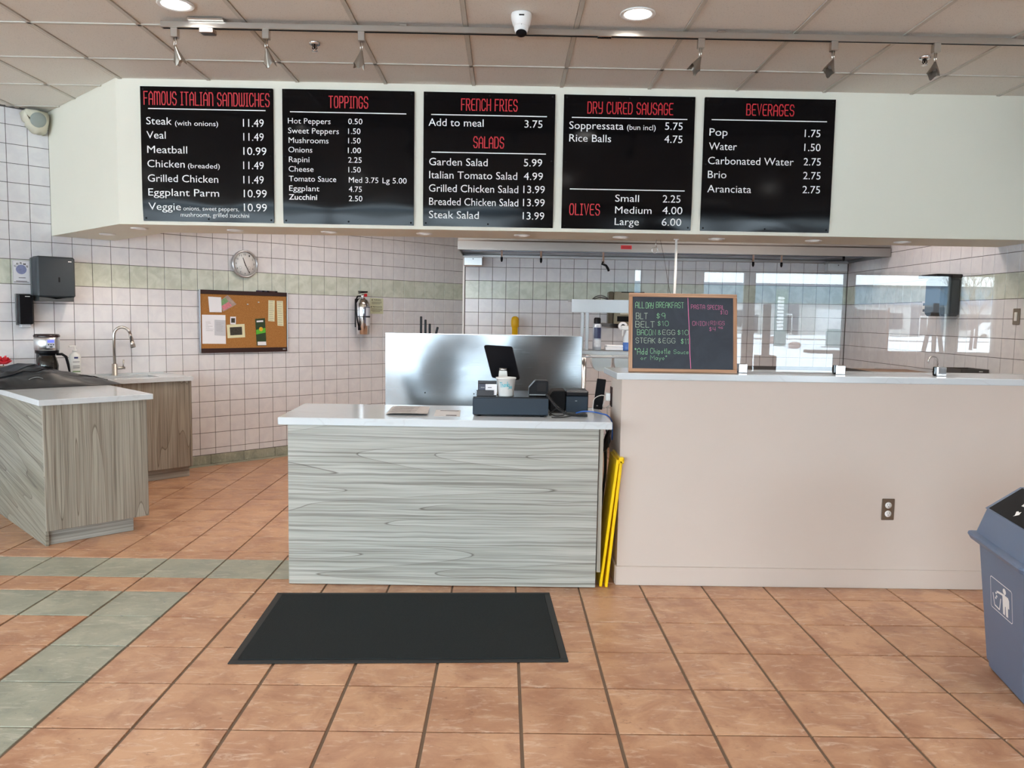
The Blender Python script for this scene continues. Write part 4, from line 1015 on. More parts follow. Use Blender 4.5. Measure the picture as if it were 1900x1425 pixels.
# ---- on the sink counter and peninsula
Z1 = .938; Z2 = .92
t = lthing('kitchen_faucet', 'brushed nickel gooseneck faucet with pull-down head at the undermount sink', 'faucet', 2.53, .088, Z2)
q = MB(); q.mat(M_NICKEL).lathe([(.028, 0), (.028, .006), (.023, .012), (.023, .10), (.019, .105), (.0, .105)], n=20); q.build('body', parent=t)
q = MB(); q.mat(M_NICKEL)
dv = Vector((.93, -.36, 0)).normalized(); pth = [Vector((0, 0, .10)), Vector((0, 0, .36))]
for i in range(1, 10):
    a = PI-PI*i/9*.92; pth.append(dv*(.066+.066*math.cos(a))+Vector((0, 0, .36+.072*math.sin(a))))
q.tube(pth, .0125, 12); q.build('gooseneck', parent=t)
e = pth[-1]
q = MB(); q.mat(M_NICKEL).cyl(e, e+dv*.012+Vector((0, 0, -.06)), .0135, .016, 16); q.cyl(e+dv*.012+Vector((0, 0, -.06)), e+dv*.022+Vector((0, 0, -.125)), .016, .023, 16); sp = q.build('spray_head', parent=t)
q = MB(); q.mat(M_BLACK).cyl(e+dv*.021+Vector((0, 0, -.1255)), e+dv*.022+Vector((0, 0, -.1295)), .019, .018, 16); q.build('spray_face', parent=sp)
q = MB(); q.mat(M_BLACK).box(-.004, .004, -.006, .006, -.03, .03, .003, Matrix.Translation(e+Vector((0, -.0165, -.05)))); q.build('spray_button', parent=sp)
q = MB(); q.mat(M_NICKEL).cyl((.018, 0, .066), (.085, -.0, .066), .012, n=14); q.cyl((.07, 0, .066), (.078, 0, .14), .0055, .007, 10); q.build('lever_handle', parent=t)
t = lthing('coffee_maker', 'steel and black drip coffee maker with glass carafe behind the dark jacket', 'coffee maker', 1.958, .23, Z1)
q = MB(); q.mat(M_BLACK).lathe([(0, 0), (.09, 0), (.092, .02), (.085, .03), (0, .03)], n=28); q.box(-.06, .06, .03, .10, .0, .24, .01); q.build('base', parent=t)
q = MB(); q.mat(M_STEEL).lathe([(.088, .225), (.094, .232), (.094, .33), (.09, .335)], n=32); q.build('brew_housing', parent=t)
q = MB(); q.mat(M_BLACK).lathe([(.085, .200), (.088, .225), (.088, .226), (0, .226)], n=28); q.build('filter_ring', parent=t)
q = MB(); q.mat(plain('dark_lid', srgb(40, 26, 28), .25)).lathe([(.096, .334), (.098, .345), (.09, .358), (0, .36)], n=28); q.build('lid', parent=t)
pn = MB(); pn.mat(plain('pale_panel', srgb(190, 196, 206), .4)).box(-.028, .034, -.1, -.085, .245, .318, .003); pn = pn.build('control_panel', parent=t)
q = MB(); q.mat(emit('lit_display', (.08, .10, .9), 1.2)).box(-.02, .026, -.1015, -.1, .292, .312); q.build('display', parent=pn)
q = MB(); q.mat(M_DARKG)
for x in (-.015, .003, .021): q.box(x-.006, x+.006, -.102, -.1, .270, .278, .001)
q.box(-.008, .014, -.102, -.1, .252, .262, .001); q.build('buttons', parent=pn)
cg = glass_mat('carafe_glass', (.80, .80, .78), 1.7)
q = MB(); q.mat(cg).lathe([(.06, .034), (.078, .05), (.082, .10), (.066, .165), (.055, .185), (.058, .195)], n=28); cr = q.build('carafe', parent=t)
q = MB(); q.mat(M_BLACK).lathe([(.060, .182), (.062, .198), (0, .199)], n=24); q.build('carafe_lid', parent=cr)
q = MB(); q.mat(M_BLACK).tube([(.06, -.02, .19), (.10, -.035, .192), (.128, -.045, .17), (.14, -.05, .11), (.15, -.05, .04)], [.009, .011, .012, .011, .008], 10); q.build('carafe_handle', parent=cr)
t = lthing('soap_bottle', 'white pump lotion bottle with small green label beside the coffee maker', 'bottle', 2.19, .15, Z1-.018)
q = MB(); q.mat(plain('milky_plastic', srgb(226, 228, 226), .3)).lathe([(0, 0), (.045, 0), (.048, .008), (.048, .18), (.04, .2), (.02, .215), (.018, .225), (0, .225)], n=24, M=Matrix.Diagonal((1, .65, 1, 1))); q.build('bottle', parent=t)
q = MB(); q.mat(M_WHITEP).cyl((0, 0, .225), (0, 0, .262), .007, n=10); q.cyl((0, 0, .225), (0, 0, .24), .019, n=14); q.box(-.045, .012, -.008, .008, .262, .275, .003); q.build('pump', parent=t)
q = MB()
for (z, w_, h_, m) in ((.165, .03, .014, 'navy'), (.135, .052, .004, 'grey'), (.10, .052, .004, 'grey'), (.085, .05, .004, 'grey'), (.05, .06, .01, 'green')):
    q.mat({'navy': plain('navy_print', srgb(30, 40, 100), .5), 'grey': M_INK, 'green': plain('green_label', srgb(120, 150, 110), .5)}[m]).box(-w_/2, w_/2, -.0335, -.030, z, z+h_)
q.build('label_print', parent=t)
t = lthing('serving_bowl', 'wide tan brown bowl at the left frame edge behind the jacket', 'bowl', 1.60, .36, Z1)
q = MB(); q.mat(plain('tan_ceramic', srgb(122, 104, 88), .5)).lathe([(0, .003), (.05, .0), (.07, .03), (.115, .095), (.125, .108), (.118, .108), (.06, .035), (0, .02)], n=32); q.build('bowl_body', parent=t)
t = lthing('silk_flower', 'bright coral red ruffled flower standing at the left frame edge', 'flower', 1.665, .13, Z1)
q = MB(); M_PETAL = plain('coral_petal', srgb(232, 52, 66), .6, var=.25, scale=40)
for k in range(26):
    a = k*2.4; r_ = .012+.038*math.sqrt(k/26); zz = .185-.03*(r_/.05)
    n1 = Vector((math.cos(a), math.sin(a), 0)); n2 = Vector((-n1.y, n1.x, 0)); tilt = .25+.9*(k/26)
    pm = MB(); pm.mat(M_PETAL); up = (n1*math.sin(tilt)+Vector((0, 0, 1))*math.cos(tilt))
    c0 = n1*r_*.4+Vector((0, 0, zz-.045))
    pm.grid(lambda u, v: c0+up*(.05*v)+n2*((u-.5)*.05*math.sin(PI*min(1, v*.8+.15)))+n1*(.008*math.sin(u*9+k)*v), 5, 4)
    pm.build('petal', parent=t)
q = MB(); q.mat(plain('stem_green', srgb(70, 100, 50), .6)).cyl((0, 0, 0), (0, 0, .14), .004, n=8); q.build('stem', parent=t)
q = MB(); q.mat(M_GREYP).lathe([(0, 0), (.03, 0), (.035, .04), (.018, .075), (.02, .085), (.012, .085), (0, .03)], n=20); q.build('vase', parent=t)
t = lthing('lidded_tray', 'thin pale lid lying on the peninsula behind the jacket', 'lid', 1.785, .30, Z1)
q = MB(); q.mat(M_IVORY).lathe([(0, .03), (.04, .028), (.05, .016), (.053, .0), (0, 0)], n=28); q.build('lid_body', parent=t)
q = MB(); q.mat(M_GREYP).box(-.02, .02, -.006, .006, .03, .045, .003); q.build('lid_grip', parent=t)
# jacket: crumpled padded cloth
def jk(u, v):                                                       # u along s, v along t (front at v=1)
    s0, s1 = 1.34, 2.20; e = noise.noise((u*3.1, v*2.7, 4.2)); e2 = noise.noise((u*3.3+7, v*3.1, 1.2))
    s_ = s0+(s1-s0)*u+.03*e2*min(1, 4*u*(1-u)+.3); t_ = .50+.72*v+.05*e*min(1, 4*v*(1-v)+.2)
    ed = min(1, min(u, 1-u)*5.5)**.6*min(1, min(v, 1-v)*6.0)**.6
    big = .085+.05*math.exp(-((u-.36)/.26)**2-((v-.35)/.35)**2)-.055*max(0, u-.55)*2
    ridg = 1-abs(noise.noise((u*2.0+v*1.0, v*3.4-u*1.3, 2.7)))*2.2
    ridg2 = noise.noise((u*5.0+v*2, v*6-u*3, 6.1)); ridg3 = 1-abs(noise.noise((u*6+v*5, v*7-u*2, 9.3)))*2
    z = Z1+.003+ed*max(.006, big*(.68+.34*ridg)+.010*ridg2+.008*ridg3)
    return (s_, -t_, z)
q = MB(); q.mat(plain('black_nylon', srgb(19, 23, 29), .40, var=.3, scale=5))
V = q.grid(lambda u, v: Vector(jk(u, v)), 110, 84)
t = LT('jacket', 'crumpled black padded jacket lying across the left peninsula', 'jacket')
q.build('shell', parent=t)
q = MB(); q.mat(plain('slate_lining', srgb(46, 53, 63), .6, var=.2, scale=8))
q.grid(lambda u, v: Vector(jk(.20+.28*u, .16+.26*v))+Vector((0, 0, .004)), 30, 24); q.build('grey_panel', parent=t)
q = MB(); q.mat(M_GREYP).tube([Vector(jk(.30+.10*i/8, .90-.03*math.sin(PI*i/8)))+Vector((0, 0, .004)) for i in range(9)], .0022, 6); q.build('reflective_loop', parent=t)
q = MB(); q.mat(M_BLACK).tube([Vector(jk(.05+.9*i/40, .62+.12*math.sin(i*.2)))+Vector((0, 0, .004)) for i in range(41)], .0045, 6); q.build('seam', parent=t)

# ================================================================== ON THE REGISTER COUNTER
ZC = .9385
t = thing('cash_drawer', 'dark slate cash drawer on the register counter', 'cash drawer', (.04, 4.42, ZC))
q = MB(); q.mat(M_DRAWER).box(-.214, .214, 0, .004, .012, .105, .002); q.build('front_panel', parent=t)
q = MB(); q.mat(plain('black_enamel', (.008, .010, .013), .16, 0, .3)).box(-.212, .212, .0045, .40, .008, .112, .002); q.build('housing', parent=t)
for x in (-.18, .18):
    for y in (.03, .37):
        q = MB(); q.mat(M_BLACKM).cyl((x, y, 0), (x, y, .008), .012, n=10); q.build('foot', parent=t)
ZD = ZC+.1125
t = thing('tablet_terminal', 'black tablet tilted on a white metal stand on top of the cash drawer', 'tablet', (-.01, 4.60, ZD))
a_ = Vector((.164, -.080, -.004)); h__ = Vector((.050, .090, -.196)); TL = Vector((-.110, .01, .283))
n_ = a_.cross(h__).normalized(); n_ = n_ if n_.y < 0 else -n_
q = MB(); q.mat(M_BLACK)
cs = [TL, TL+a_, TL+a_+h__, TL+h__]
def rr(cs, k, off):
    out = []
    for i in range(4):
        p, a, b_ = cs[i], cs[i-1], cs[(i+1) % 4]; da = (a-p).normalized(); db = (b_-p).normalized()
        for f in range(5):
            w_ = f/4*PI/2; out.append(p+da*k*(1-math.sin(w_))+db*k*(1-math.cos(w_))+off)
    return out
A = [q.bm.verts.new(v) for v in rr(cs, .012, n_*.004)]; B = [q.bm.verts.new(v) for v in rr(cs, .012, -n_*.004)]
q.bm.faces.new(A); q.bm.faces.new(B[::-1])
for i in range(20): q.bm.faces.new((A[i], A[(i+1) % 20], B[(i+1) % 20], B[i]))
bmesh.ops.recalc_face_normals(q.bm, faces=q.bm.faces[:]); q.build('tablet_back', parent=t)
cen = TL+(a_+h__)/2
M_STAND = plain('silver_stand', srgb(205, 200, 192), .35, .3)
q = MB(); q.mat(M_STAND); lo = cen+h__*.20+n_*.008
q.prism([(-.022+lo.x, lo.z), (.022+lo.x, lo.z), (.042, .0), (-.042+.01, .0)], -.012, -.004, 'y'); st_ = q.build('stand_arm', parent=t)
q = MB(); q.mat(M_STEEL).cyl((lo.x-.02, -.012, lo.z+.004), (lo.x+.022, -.02, lo.z+.004), .008, n=12); q.build('hinge', parent=st_)
q = MB(); q.mat(M_BLACKM).lathe([(0, .0135), (.011, .0135), (.011, .012)], (lo.x*.4+.002, 0, lo.z*.52), 16, RX); q.build('cable_hole', parent=st_)
q = MB(); q.mat(M_STAND).box(-.07, .07, -.05, .09, 0, .006, .002); q.build('base_plate', parent=t)
t = thing('paper_tub', 'white paper tub with teal script on the cash drawer in front of the tablet', 'cup', (.012, 4.485, ZD))
q = MB(); q.mat(M_WHITEP).lathe([(0, .002), (.042, .0), (.0435, .002), (.0545, .098), (.058, .098), (.0585, .106), (.054, .106), (.041, .006), (0, .006)], n=32); q.build('tub', parent=t)
q = MB(); q.mat(plain('teal_print', srgb(96, 190, 205), .5)); rng = random.Random(3)
sb = MB(); sb.mat(M_TILE); put_strokes(sb, 'Thank', 0, .95, 0, .55, .055, 0); put_strokes(sb, 'You', .85, 1.35, -.25, .55, .055, 0)
for f in sb.bm.faces:
    vv = []
    for v in f.verts:
        ang = -PI/2-.75+(v.co.x)/1.35*1.5; zz = .05+v.co.z*.055-.0+v.co.x*.006; R = .0425+.0115*zz/.098+.0012
        vv.append((R*math.cos(ang), R*math.sin(ang), zz))
    q.face(vv)
sb.bm.free(); q.build('script_print', parent=t)
t = thing('card_holder', 'dark acrylic business card holder on the left end of the cash drawer', 'card holder', (-.092, 4.455, ZD))
M_SMOKE = plain('smoked_acrylic', srgb(34, 24, 26), .2, 0, .3)
q = MB(); q.mat(M_SMOKE).box(-.056, .05, .035, .039, 0, .085, .001); q.build('back_plate', parent=t)
q = MB(); q.mat(M_SMOKE).box(-.062, .036, -.003, .001, 0, .034, .001); q.box(-.062, .05, .001, .035, 0, .004); q.build('front_lip', parent=t)
for k, (x0, x1, m, lab) in enumerate(((-.052, .012, plain('navy_card', srgb(60, 66, 84), .5), 'dark blue business card in the acrylic holder'), (-.012, .052, M_PAPER, 'white business card in the acrylic holder'))):
    tt = thing('business_card', lab, 'card', (-.092+(x0+x1)/2, 4.461+.012*k*0+.002*k, ZD+.006), 0, 'business cards'); h = (x1-x0)/2
    q = MB(); q.mat(m).box(-h, h, .0+.006*k*-1, .002-.006*k, 0, .062); q.build('card', parent=tt)
    q = MB(); q.mat(M_INK if k else M_GREYP).box(-h*.6, h*.1, -.0006-.006*k, -.0001-.006*k, .04, .044); q.build('print', parent=tt)
t = thing('payment_terminal', 'black card payment terminal on the right end of the cash drawer', 'payment terminal', (.198, 4.50, ZD))
q = MB(); q.mat(M_BLACK).prism([(-.055, .005), (.05, 0), (.055, .03), (.055, .085), (.048, .092), (-.018, .092), (-.055, .05)], -.035, .05, 'y', .003); q.build('body', parent=t)
q = MB(); q.mat(plain('glossy_black', (.02, .022, .025), .08)).box(-.01, .046, -.038, -.0355, .028, .082, .002); q.build('screen', parent=t)
q = MB(); q.mat(M_GREYP).box(-.052, .05, -.0375, -.0355, .008, .013); q.build('card_slot', parent=t)
t = thing('receipt_printer', 'black receipt printer at the right end of the register counter', 'printer', (.42, 4.68, ZC))
q = MB(); q.mat(M_BLACKM).prism([(-.15, .01), (-.055, 0), (-.055, .135), (-.13, .132), (-.15, .10)], -.06, .12, 'y', .006); q.build('side_body', parent=t)
q = MB(); q.mat(M_DRAWER).box(-.053, .075, -.08, -.06, .01, .105, .003); q.build('front_panel', parent=t)
q = MB(); q.mat(M_BLACK).box(-.053, .08, -.058, .12, .01, .135, .006); q.build('housing', parent=t)
q = MB(); q.mat(M_BLACK).box(-.053, .075, -.088, -.06, .107, .132, .004); q.build('cover', parent=t)
q = MB(); q.mat(M_GREYP).box(0, .012, -.0815, -.08, .075, .079); q.build('maker_plate', parent=t)
def tube_thing(name, label, cat, pts, r, m, n=8, group=None):
    c = Vector(pts[0]); t = thing(name, label, cat, c, 0, group)
    q = MB(); q.mat(m).tube([Vector(p)-c for p in pts], r, n); q.build('cable_run', parent=t); return t
def smooth(P, k=10):
    P = [Vector(p) for p in P]; out = []
    for i in range(len(P)-1):
        p0, p1, p2, p3 = P[max(0, i-1)], P[i], P[i+1], P[min(len(P)-1, i+2)]
        for j in range(k):
            t = j/k; out.append(.5*((2*p1)+(-p0+p2)*t+(2*p0-5*p1+4*p2-p3)*t*t+(-p0+3*p1-3*p2+p3)*t**3))
    return out+[P[-1]]
mid = smooth([(.245, 4.46, 1.06), (.262, 4.42, 1.045), (.30, 4.40, 1.00), (.36, 4.40, .962), (.42, 4.42, .952), (.475, 4.44, .950)], 30)
coil = []
for i, p in enumerate(mid):
    d = (mid[min(i+1, len(mid)-1)]-mid[max(0, i-1)]).normalized(); a = d.orthogonal().normalized(); b_ = d.cross(a)
    for j in range(3):
        w_ = (i*3+j)*.85*1.0; pp = p+d*0; coil.append(pp+(a*math.cos(w_)+b_*math.sin(w_))*.0065)
tube_thing('coiled_cable', 'black coiled cable running from the payment terminal along the counter', 'cable', coil, .0022, M_CABLE, 5)
tube_thing('black_cable', 'loose black cable looping beside the cash drawer', 'cable', smooth([(.262, 4.48, .945), (.31, 4.56, .972), (.25+.1, 4.5, .947), (.30, 4.45, .944), (.27, 4.52, .950), (.33, 4.58, .948), (.40, 4.50, .944), (.34, 4.40, .944), (.27, 4.38, .944)]), .0032, M_CABLE)
tube_thing('blue_cable', 'blue network cable lying over the right end of the register counter', 'cable', smooth([(.42, 4.53, .952), (.46, 4.50, .966), (.51, 4.49, .966), (.56, 4.50, .955), (.60, 4.49, .944), (.628, 4.50, .90), (.632, 4.52, .80)]), .004, M_BLUE)
tube_thing('white_cable', 'white charger cable from the wall adapter to the counter', 'cable', smooth([(.618, 4.73, 1.035), (.58, 4.70, 1.04), (.54, 4.67, 1.02), (.53, 4.64, .97), (.535, 4.62, .945)]), .0028, M_WCABLE)
tube_thing('white_cable', 'second white cable dropping through the gap by the service wall', 'cable', smooth([(.62, 4.73, 1.02), (.60, 4.72, .98), (.612, 4.76, .955), (.64, 4.72, .98), (.632, 4.74, .96), (.63, 4.74, .90), (.635, 4.75, .80), (.635, 4.75, .40)]), .0028, M_WCABLE)
t = thing('power_adapter', 'white power adapter plugged into the end of the service wall', 'adapter', (.643, 4.735, 1.03))
q = MB(); q.mat(M_WHITEP).box(-.028, 0, -.022, .022, -.025, .025, .004); q.build('block', parent=t)
t = thing('wall_outlet', 'brown outlet plate behind the white power adapter', 'outlet', (.655, 4.75, 1.03), -PI/2, 'outlet plates')
q = MB(); q.mat(M_BROWN).box(-.036, .036, -.006, 0, -.06, .06, .002); q.build('cover_plate', parent=t)
t = thing('black_router', 'upright black router leaning behind the receipt printer', 'router', (.585, 4.86, ZC))
q = MB(); q.mat(M_BLACK).box(-.028, .028, -.01, .01, 0, .19, .004, Matrix.Rotation(math.radians(6), 4, 'Y')); q.build('case', parent=t)
q = MB(); q.mat(M_GREYP).box(-.01, .0, -.0125, -.011, .02, .026); q.build('status_light', parent=t)
t = thing('newspaper', 'folded grey newspapers on the left half of the register counter', 'newspaper', (-.56, 4.60, ZC))
q = MB(); q.mat(M_NEWS)
for k in range(4):
    o_ = .006*k; q.grid(lambda u, v: (-.105+.22*u+o_-.02*v, -.17+.36*v-o_, .001+.0032*k+.006*u*(1-u)), 4, 3)
q.build('pages', parent=t)
q = MB(); q.mat(M_INK)
for k in range(9): q.box(-.09+.004*(k % 3), .06-.03*(k % 2), -.15+.034*k, -.142+.034*k, .0155, .0158)
q.build('print', parent=t)
t = thing('flyer', 'single flat printed flyer between the newspapers and the cash drawer', 'flyer', (-.325, 4.54, ZC))
q = MB(); q.mat(plain('pale_grey_paper', srgb(206, 206, 208), .6)).box(-.072, .075, -.15, .15, 0, .0012, 0, Matrix.Rotation(.04, 4, 'Z')); q.build('sheet', parent=t)
q = MB(); q.mat(M_INK).box(-.05, .06, .10, .125, .0014, .0017); q.box(-.0, .06, -.13, -.09, .0014, .0017); q.build('print', parent=t)

# ================================================================== FLOOR THINGS
t = thing('floor_mat', 'black entrance mat lying in front of the register counter', 'mat', (-.448, 3.728, .0), math.radians(2.3))
q = MB(); q.mat(M_MAT).box(-.70, .70, -.402, .402, .001, .009, .002); q.build('carpet', parent=t)
q = MB(); q.mat(plain('rubber_edge', (.010, .011, .012), .6))
for a in ((-.733, .733, -.432, -.403), (-.733, .733, .403, .432), (-.733, -.701, -.402, .402), (.701, .733, -.402, .402)): q.box(*a, .0005, .005, .001)
q.build('rubber_border', parent=t)
t = thing('wet_floor_sign', 'folded yellow wet floor sign leaning in the gap beside the service wall', 'wet floor sign', (.572, 4.30, 0))
an = math.radians(6.2)
for k, dx in enumerate((-.012, .020)):
    q = MB(); q.mat(M_YELLOW).box(dx-.008, dx+.008, 0, .28, .0, .725-.004*k, .003, Matrix.Rotation(an-.018*k, 4, 'Y')); q.build('panel', parent=t)
q = MB(); q.mat(M_YELLOW).box(.072, .1, .0, .28, .70, .735, .004); q.build('hinge', parent=t)
tube_thing('black_cable', 'bundle of black cables hanging in the gap above the yellow sign', 'cable', smooth([(.612, 4.6, .89), (.60, 4.52, .86), (.61, 4.48, .80), (.585, 4.5, .74), (.61, 4.46, .86), (.59, 4.5, .80), (.60, 4.55, .60), (.58, 4.6, .3)]), .008, M_CABLE)
# brown outlet on the service wall
t = thing('wall_outlet', 'brown duplex outlet plate with white sockets low on the blush service wall', 'outlet', (2.176, 4.349, .455), 0, 'outlet plates')
q = MB(); q.mat(plain('brown_plate', srgb(96, 78, 62), .3)).box(-.036, .036, -.006, 0, -.061, .061, .003); q.build('cover_plate', parent=t)
for z in (.024, -.024):
    q = MB(); q.mat(M_WHITEP).lathe([(.0185, .0), (.0185, .0078), (0, .0078)], (0, 0, z), 20, RX); so = q.build('socket', parent=t)
    q = MB(); q.mat(M_BLACKM).box(-.007, -.005, -.0085, -.0075, z, z+.008); q.box(.005, .007, -.0085, -.0075, z, z+.008); q.cyl((0, -.0085, z-.007), (0, -.0075, z-.007), .0024, n=8); q.build('slots', parent=so)
# waste bin, its long side seen from the left
t = thing('waste_bin', 'blue-grey swing-top waste bin with tidy-man sign at the right frame edge', 'waste bin', (2.15, 3.345, 0), 0)
uu = Vector((-.207, -.978, 0)).normalized(); vv_ = Vector((.978, -.207, 0)).normalized()
def bp(u, v, z): return uu*u+vv_*v+Vector((0, 0, z))
BLn, BWd = .40, .30
def shell(levels, m, name, rad=.03, capt=False, capb=True, lip=None):
    q = MB(); q.mat(m); rings = []
    for z, e in levels:
        ring = []; x0, x1, y0, y1 = -e, BLn+e, -e, BWd+e
        for (cx, cy, a0) in ((x1-rad, y1-rad, 0), (x0+rad, y1-rad, PI/2), (x0+rad, y0+rad, PI), (x1-rad, y0+rad, 1.5*PI)):
            for k in range(6):
                a = a0+PI/2*k/5; ring.append(q.bm.verts.new(bp(cx+rad*math.cos(a), cy+rad*math.sin(a), z)))
        rings.append(ring)
    n = len(rings[0])
    for A, B in zip(rings, rings[1:]):
        for i in range(n): q.bm.faces.new((A[i], A[(i+1) % n], B[(i+1) % n], B[i]))
    if capb: q.bm.faces.new(rings[0][::-1])
    if capt: q.bm.faces.new(rings[-1])
    bmesh.ops.recalc_face_normals(q.bm, faces=q.bm.faces[:]); return q.build(name, parent=t)
shell([(.0, -.012), (.012, -.002), (.035, .0), (.04, .006), (.565, .052)], M_BIN, 'bin_body')
shell([(.556, .078), (.575, .088), (.584, .086), (.590, .062), (.66, .045), (.70, .035)], M_BIN, 'lid_collar', capt=False)
q = MB(); q.mat(M_BIN); e = -.0      # ridge shaped lid hood
def hood_pts(ins, z): return [bp(-.035+ins, -.035+ins*.2, z) for _ in (0,)]
u0, u1, v0, v1 = -.034, BLn+.034, -.034, BWd+.034
ends = []
for u in (u0, u1): q.face([bp(u, v0, .699), bp(u, v1, .699), bp(u, (v0+v1)/2+.05, .80), bp(u, (v0+v1)/2-.05, .80)])
q.face([bp(u0, (v0+v1)/2-.05, .80), bp(u1, (v0+v1)/2-.05, .80), bp(u1, (v0+v1)/2+.05, .80), bp(u0, (v0+v1)/2+.05, .80)])
for (va, vb) in ((v0, (v0+v1)/2-.05), (v1, (v0+v1)/2+.05)): q.face([bp(u0, va, .699), bp(u1, va, .699), bp(u1, vb, .80), bp(u0, vb, .80)])
bmesh.ops.recalc_face_normals(q.bm, faces=q.bm.faces[:]); q.build('lid_hood', parent=t)
q = MB(); q.mat(M_BLACKM); vb = (v0+v1)/2-.052
lid = lambda u, f, o=.003: bp(u, v0+(vb-v0)*f, .699+.101*f)+(-vv_*.101+Vector((0, 0, (vb-v0)))).normalized()*o
q.face([lid(u0+.03, .04), lid(u1-.03, .04), lid(u1-.03, .99), lid(u0+.03, .99)]); fl = q.build('swing_flap', parent=t)
q = MB(); q.mat(M_WPRINT)
for k in range(3):
    a = k*2.094+.4; pts = []
    for (r_, da) in ((.04, -.5), (.052, .1), (.062, .1), (.045, .55), (.022, .35), (.03, .1), (.03, -.4)):
        aa = a+da; pts.append(lid((u0+u1)/2+r_*math.cos(aa), .5+r_*math.sin(aa)/.19, .005))
    q.face(pts)
q.build('recycling_mark', parent=fl)
def sd(u, z, o=.0015): # on the left side of the body
    e = .006+(z-.04)/(.525)*.046; return bp(u, -e-o, z)
q = MB(); q.mat(M_WPRINT); U0 = .20; ZP = .37
def poly(pts): q.face([sd(U0+a, ZP+b_) for a, b_ in pts])
def strokeP(pts, w_):
    for (a, b_), (c, d) in zip(pts, pts[1:]):
        v = Vector((c-a, d-b_)); L = v.length or 1; nx, ny = -v.y/L*w_/2, v.x/L*w_/2; poly([(a+nx, b_+ny), (a-nx, b_-ny), (c-nx, d-ny), (c+nx, d+ny)])
rc = [(-.105, -.055), (.105, -.055), (.105, .0), (.105, .055)]
W2, H2 = .108, .066
fr = [(-W2+.008, -H2), (W2-.008, -H2), (W2, -H2+.006), (W2, H2-.006), (W2-.008, H2), (-W2+.008, H2), (-W2, H2-.006), (-W2, -H2+.006), (-W2+.008, -H2)]
strokeP([(a, b_*1.0) for a, b_ in fr], .0035)
poly([(.035+.016*math.cos(a), .043+.0125*math.sin(a)) for a in [2*PI*k/14 for k in range(14)]])
strokeP([(.04, .026), (-.025, .02), (-.045, .016)], .009)
poly([(.012, .028), (.07, .028), (.08, .018), (.08, -.016), (.068, -.016), (.068, .01), (.066, -.056), (.046, -.056), (.044, -.018), (.038, -.018), (.036, -.056), (.016, -.056), (.014, .014)])
strokeP([(-.085, .0), (-.07, -.048), (-.02, -.052), (-.004, -.0)], .007)
for (a, b_) in ((-.052, .008), (-.046, -.004), (-.056, -.014)): poly([(a+.007*math.cos(x), b_+.005*math.sin(x)) for x in [2*PI*k/10 for k in range(10)]])
q.build('tidy_man_sign', parent=t)

# ================================================================== CEILING THINGS
t = thing('light_track', 'long pewter lighting track under the suspended ceiling', 'track light', (1.0, 4.61, CEIL))
q = MB(); q.mat(M_NICKEL).box(-2.96, 3.4, -.017, .017, -.046, -.012, .002); q.build('rail', parent=t)
q = MB(); q.mat(M_BLACKM).box(-2.95, 3.39, -.006, .006, -.0475, -.0462); q.build('slot', parent=t)
q = MB(); q.mat(M_NICKEL).box(-2.74, -2.66, -.03, .03, -.075, -.047, .004); q.box(-2.80, -2.60, -.05, .05, -.012, 0, .003); q.build('power_feed', parent=t)
q = MB(); q.mat(M_CHROME).box(-.50, -.42, -.019, .019, -.05, -.044, .002); q.build('joiner', parent=t)
for x in (-1.6, .2, 1.9):
    q = MB(); q.mat(M_NICKEL).box(x-.02, x+.02, -.012, .012, -.012, 0, .001); q.build('ceiling_clip', parent=t)
def make_head():
    t = thing('track_spotlight', 'x', 'spotlight', (0, 0, 0), 0, 'spotlights on the ceiling track')
    q = MB(); q.mat(M_NICKEL).box(-.019, .019, -.019, .019, -.05, 0, .002); q.build('adapter', parent=t)
    q = MB(); q.mat(M_NICKEL).cyl((-.007, 0, -.05), (-.005, 0, -.105), .004, n=8); q.cyl((.006, 0, -.05), (.004, 0, -.10), .003, n=8); q.build('stem', parent=t)
    q = MB(); q.mat(plain('pewter_shade', (.36, .33, .29), .35, .9)); n = 30; R = []
    for i, (r_, z) in enumerate(((.006, 0), (.012, -.02), (.022, -.05), (.030, -.075), (.033, -.088))):
        ring = []
        for k in range(n):
            a = 2*PI*k/n; rip = 1+.10*(i/4)*math.cos(6*a); zz = z-(.014*(i/4)**3*(math.cos(3*a)))
            ring.append(q.bm.verts.new((r_*rip*math.cos(a), r_*rip*math.sin(a), zz)))
        R.append(ring)
    for A, B in zip(R, R[1:]):
        for k in range(n):
            f = q.bm.faces.new((A[k], A[(k+1) % n], B[(k+1) % n], B[k])); f.smooth = True
    o = q.build('shade', parent=t, loc=(0, 0, -.098))
    q = MB(); q.mat(M_GREYP).cyl((0, 0, -.02), (0, 0, -.055), .009, .014, 12); q.build('bulb', parent=o)
    return t
HL = ['spotlight nearest the left end of the ceiling track', 'second spotlight from the left end of the ceiling track', 'third spotlight from the left, above the toppings board',
      'spotlight above the dry cured sausage board, tilted left', 'spotlight above the beverages board, tilted left', 'spotlight in front of the right ceiling sprinkler', 'spotlight cut by the right frame edge']
head0 = make_head()
for k, (x, tilt) in enumerate(((-1.885, -12), (-1.372, -14), (-.835, 4), (1.088, 28), (1.845, 28), (2.43, 22), (2.99, 26))):
    o = head0 if k == 0 else copy_tree(head0)
    o.location = (x, 4.61, CEIL-.048); o['label'] = HL[k]
    for ch in o.children:
        if ch.name.startswith('shade'): ch.rotation_euler = (math.radians(14), math.radians(tilt), .3*k)
t = thing('security_camera', 'white turret security camera hanging below the ceiling in front of the track', 'camera', (.064, 4.43, CEIL+.004))
q = MB(); q.mat(M_WHITEP).lathe([(0, 0), (.056, 0), (.058, -.006), (.056, -.03), (.046, -.062), (.04, -.07), (0, -.07)][::-1], n=32); hs = q.build('housing', parent=t)
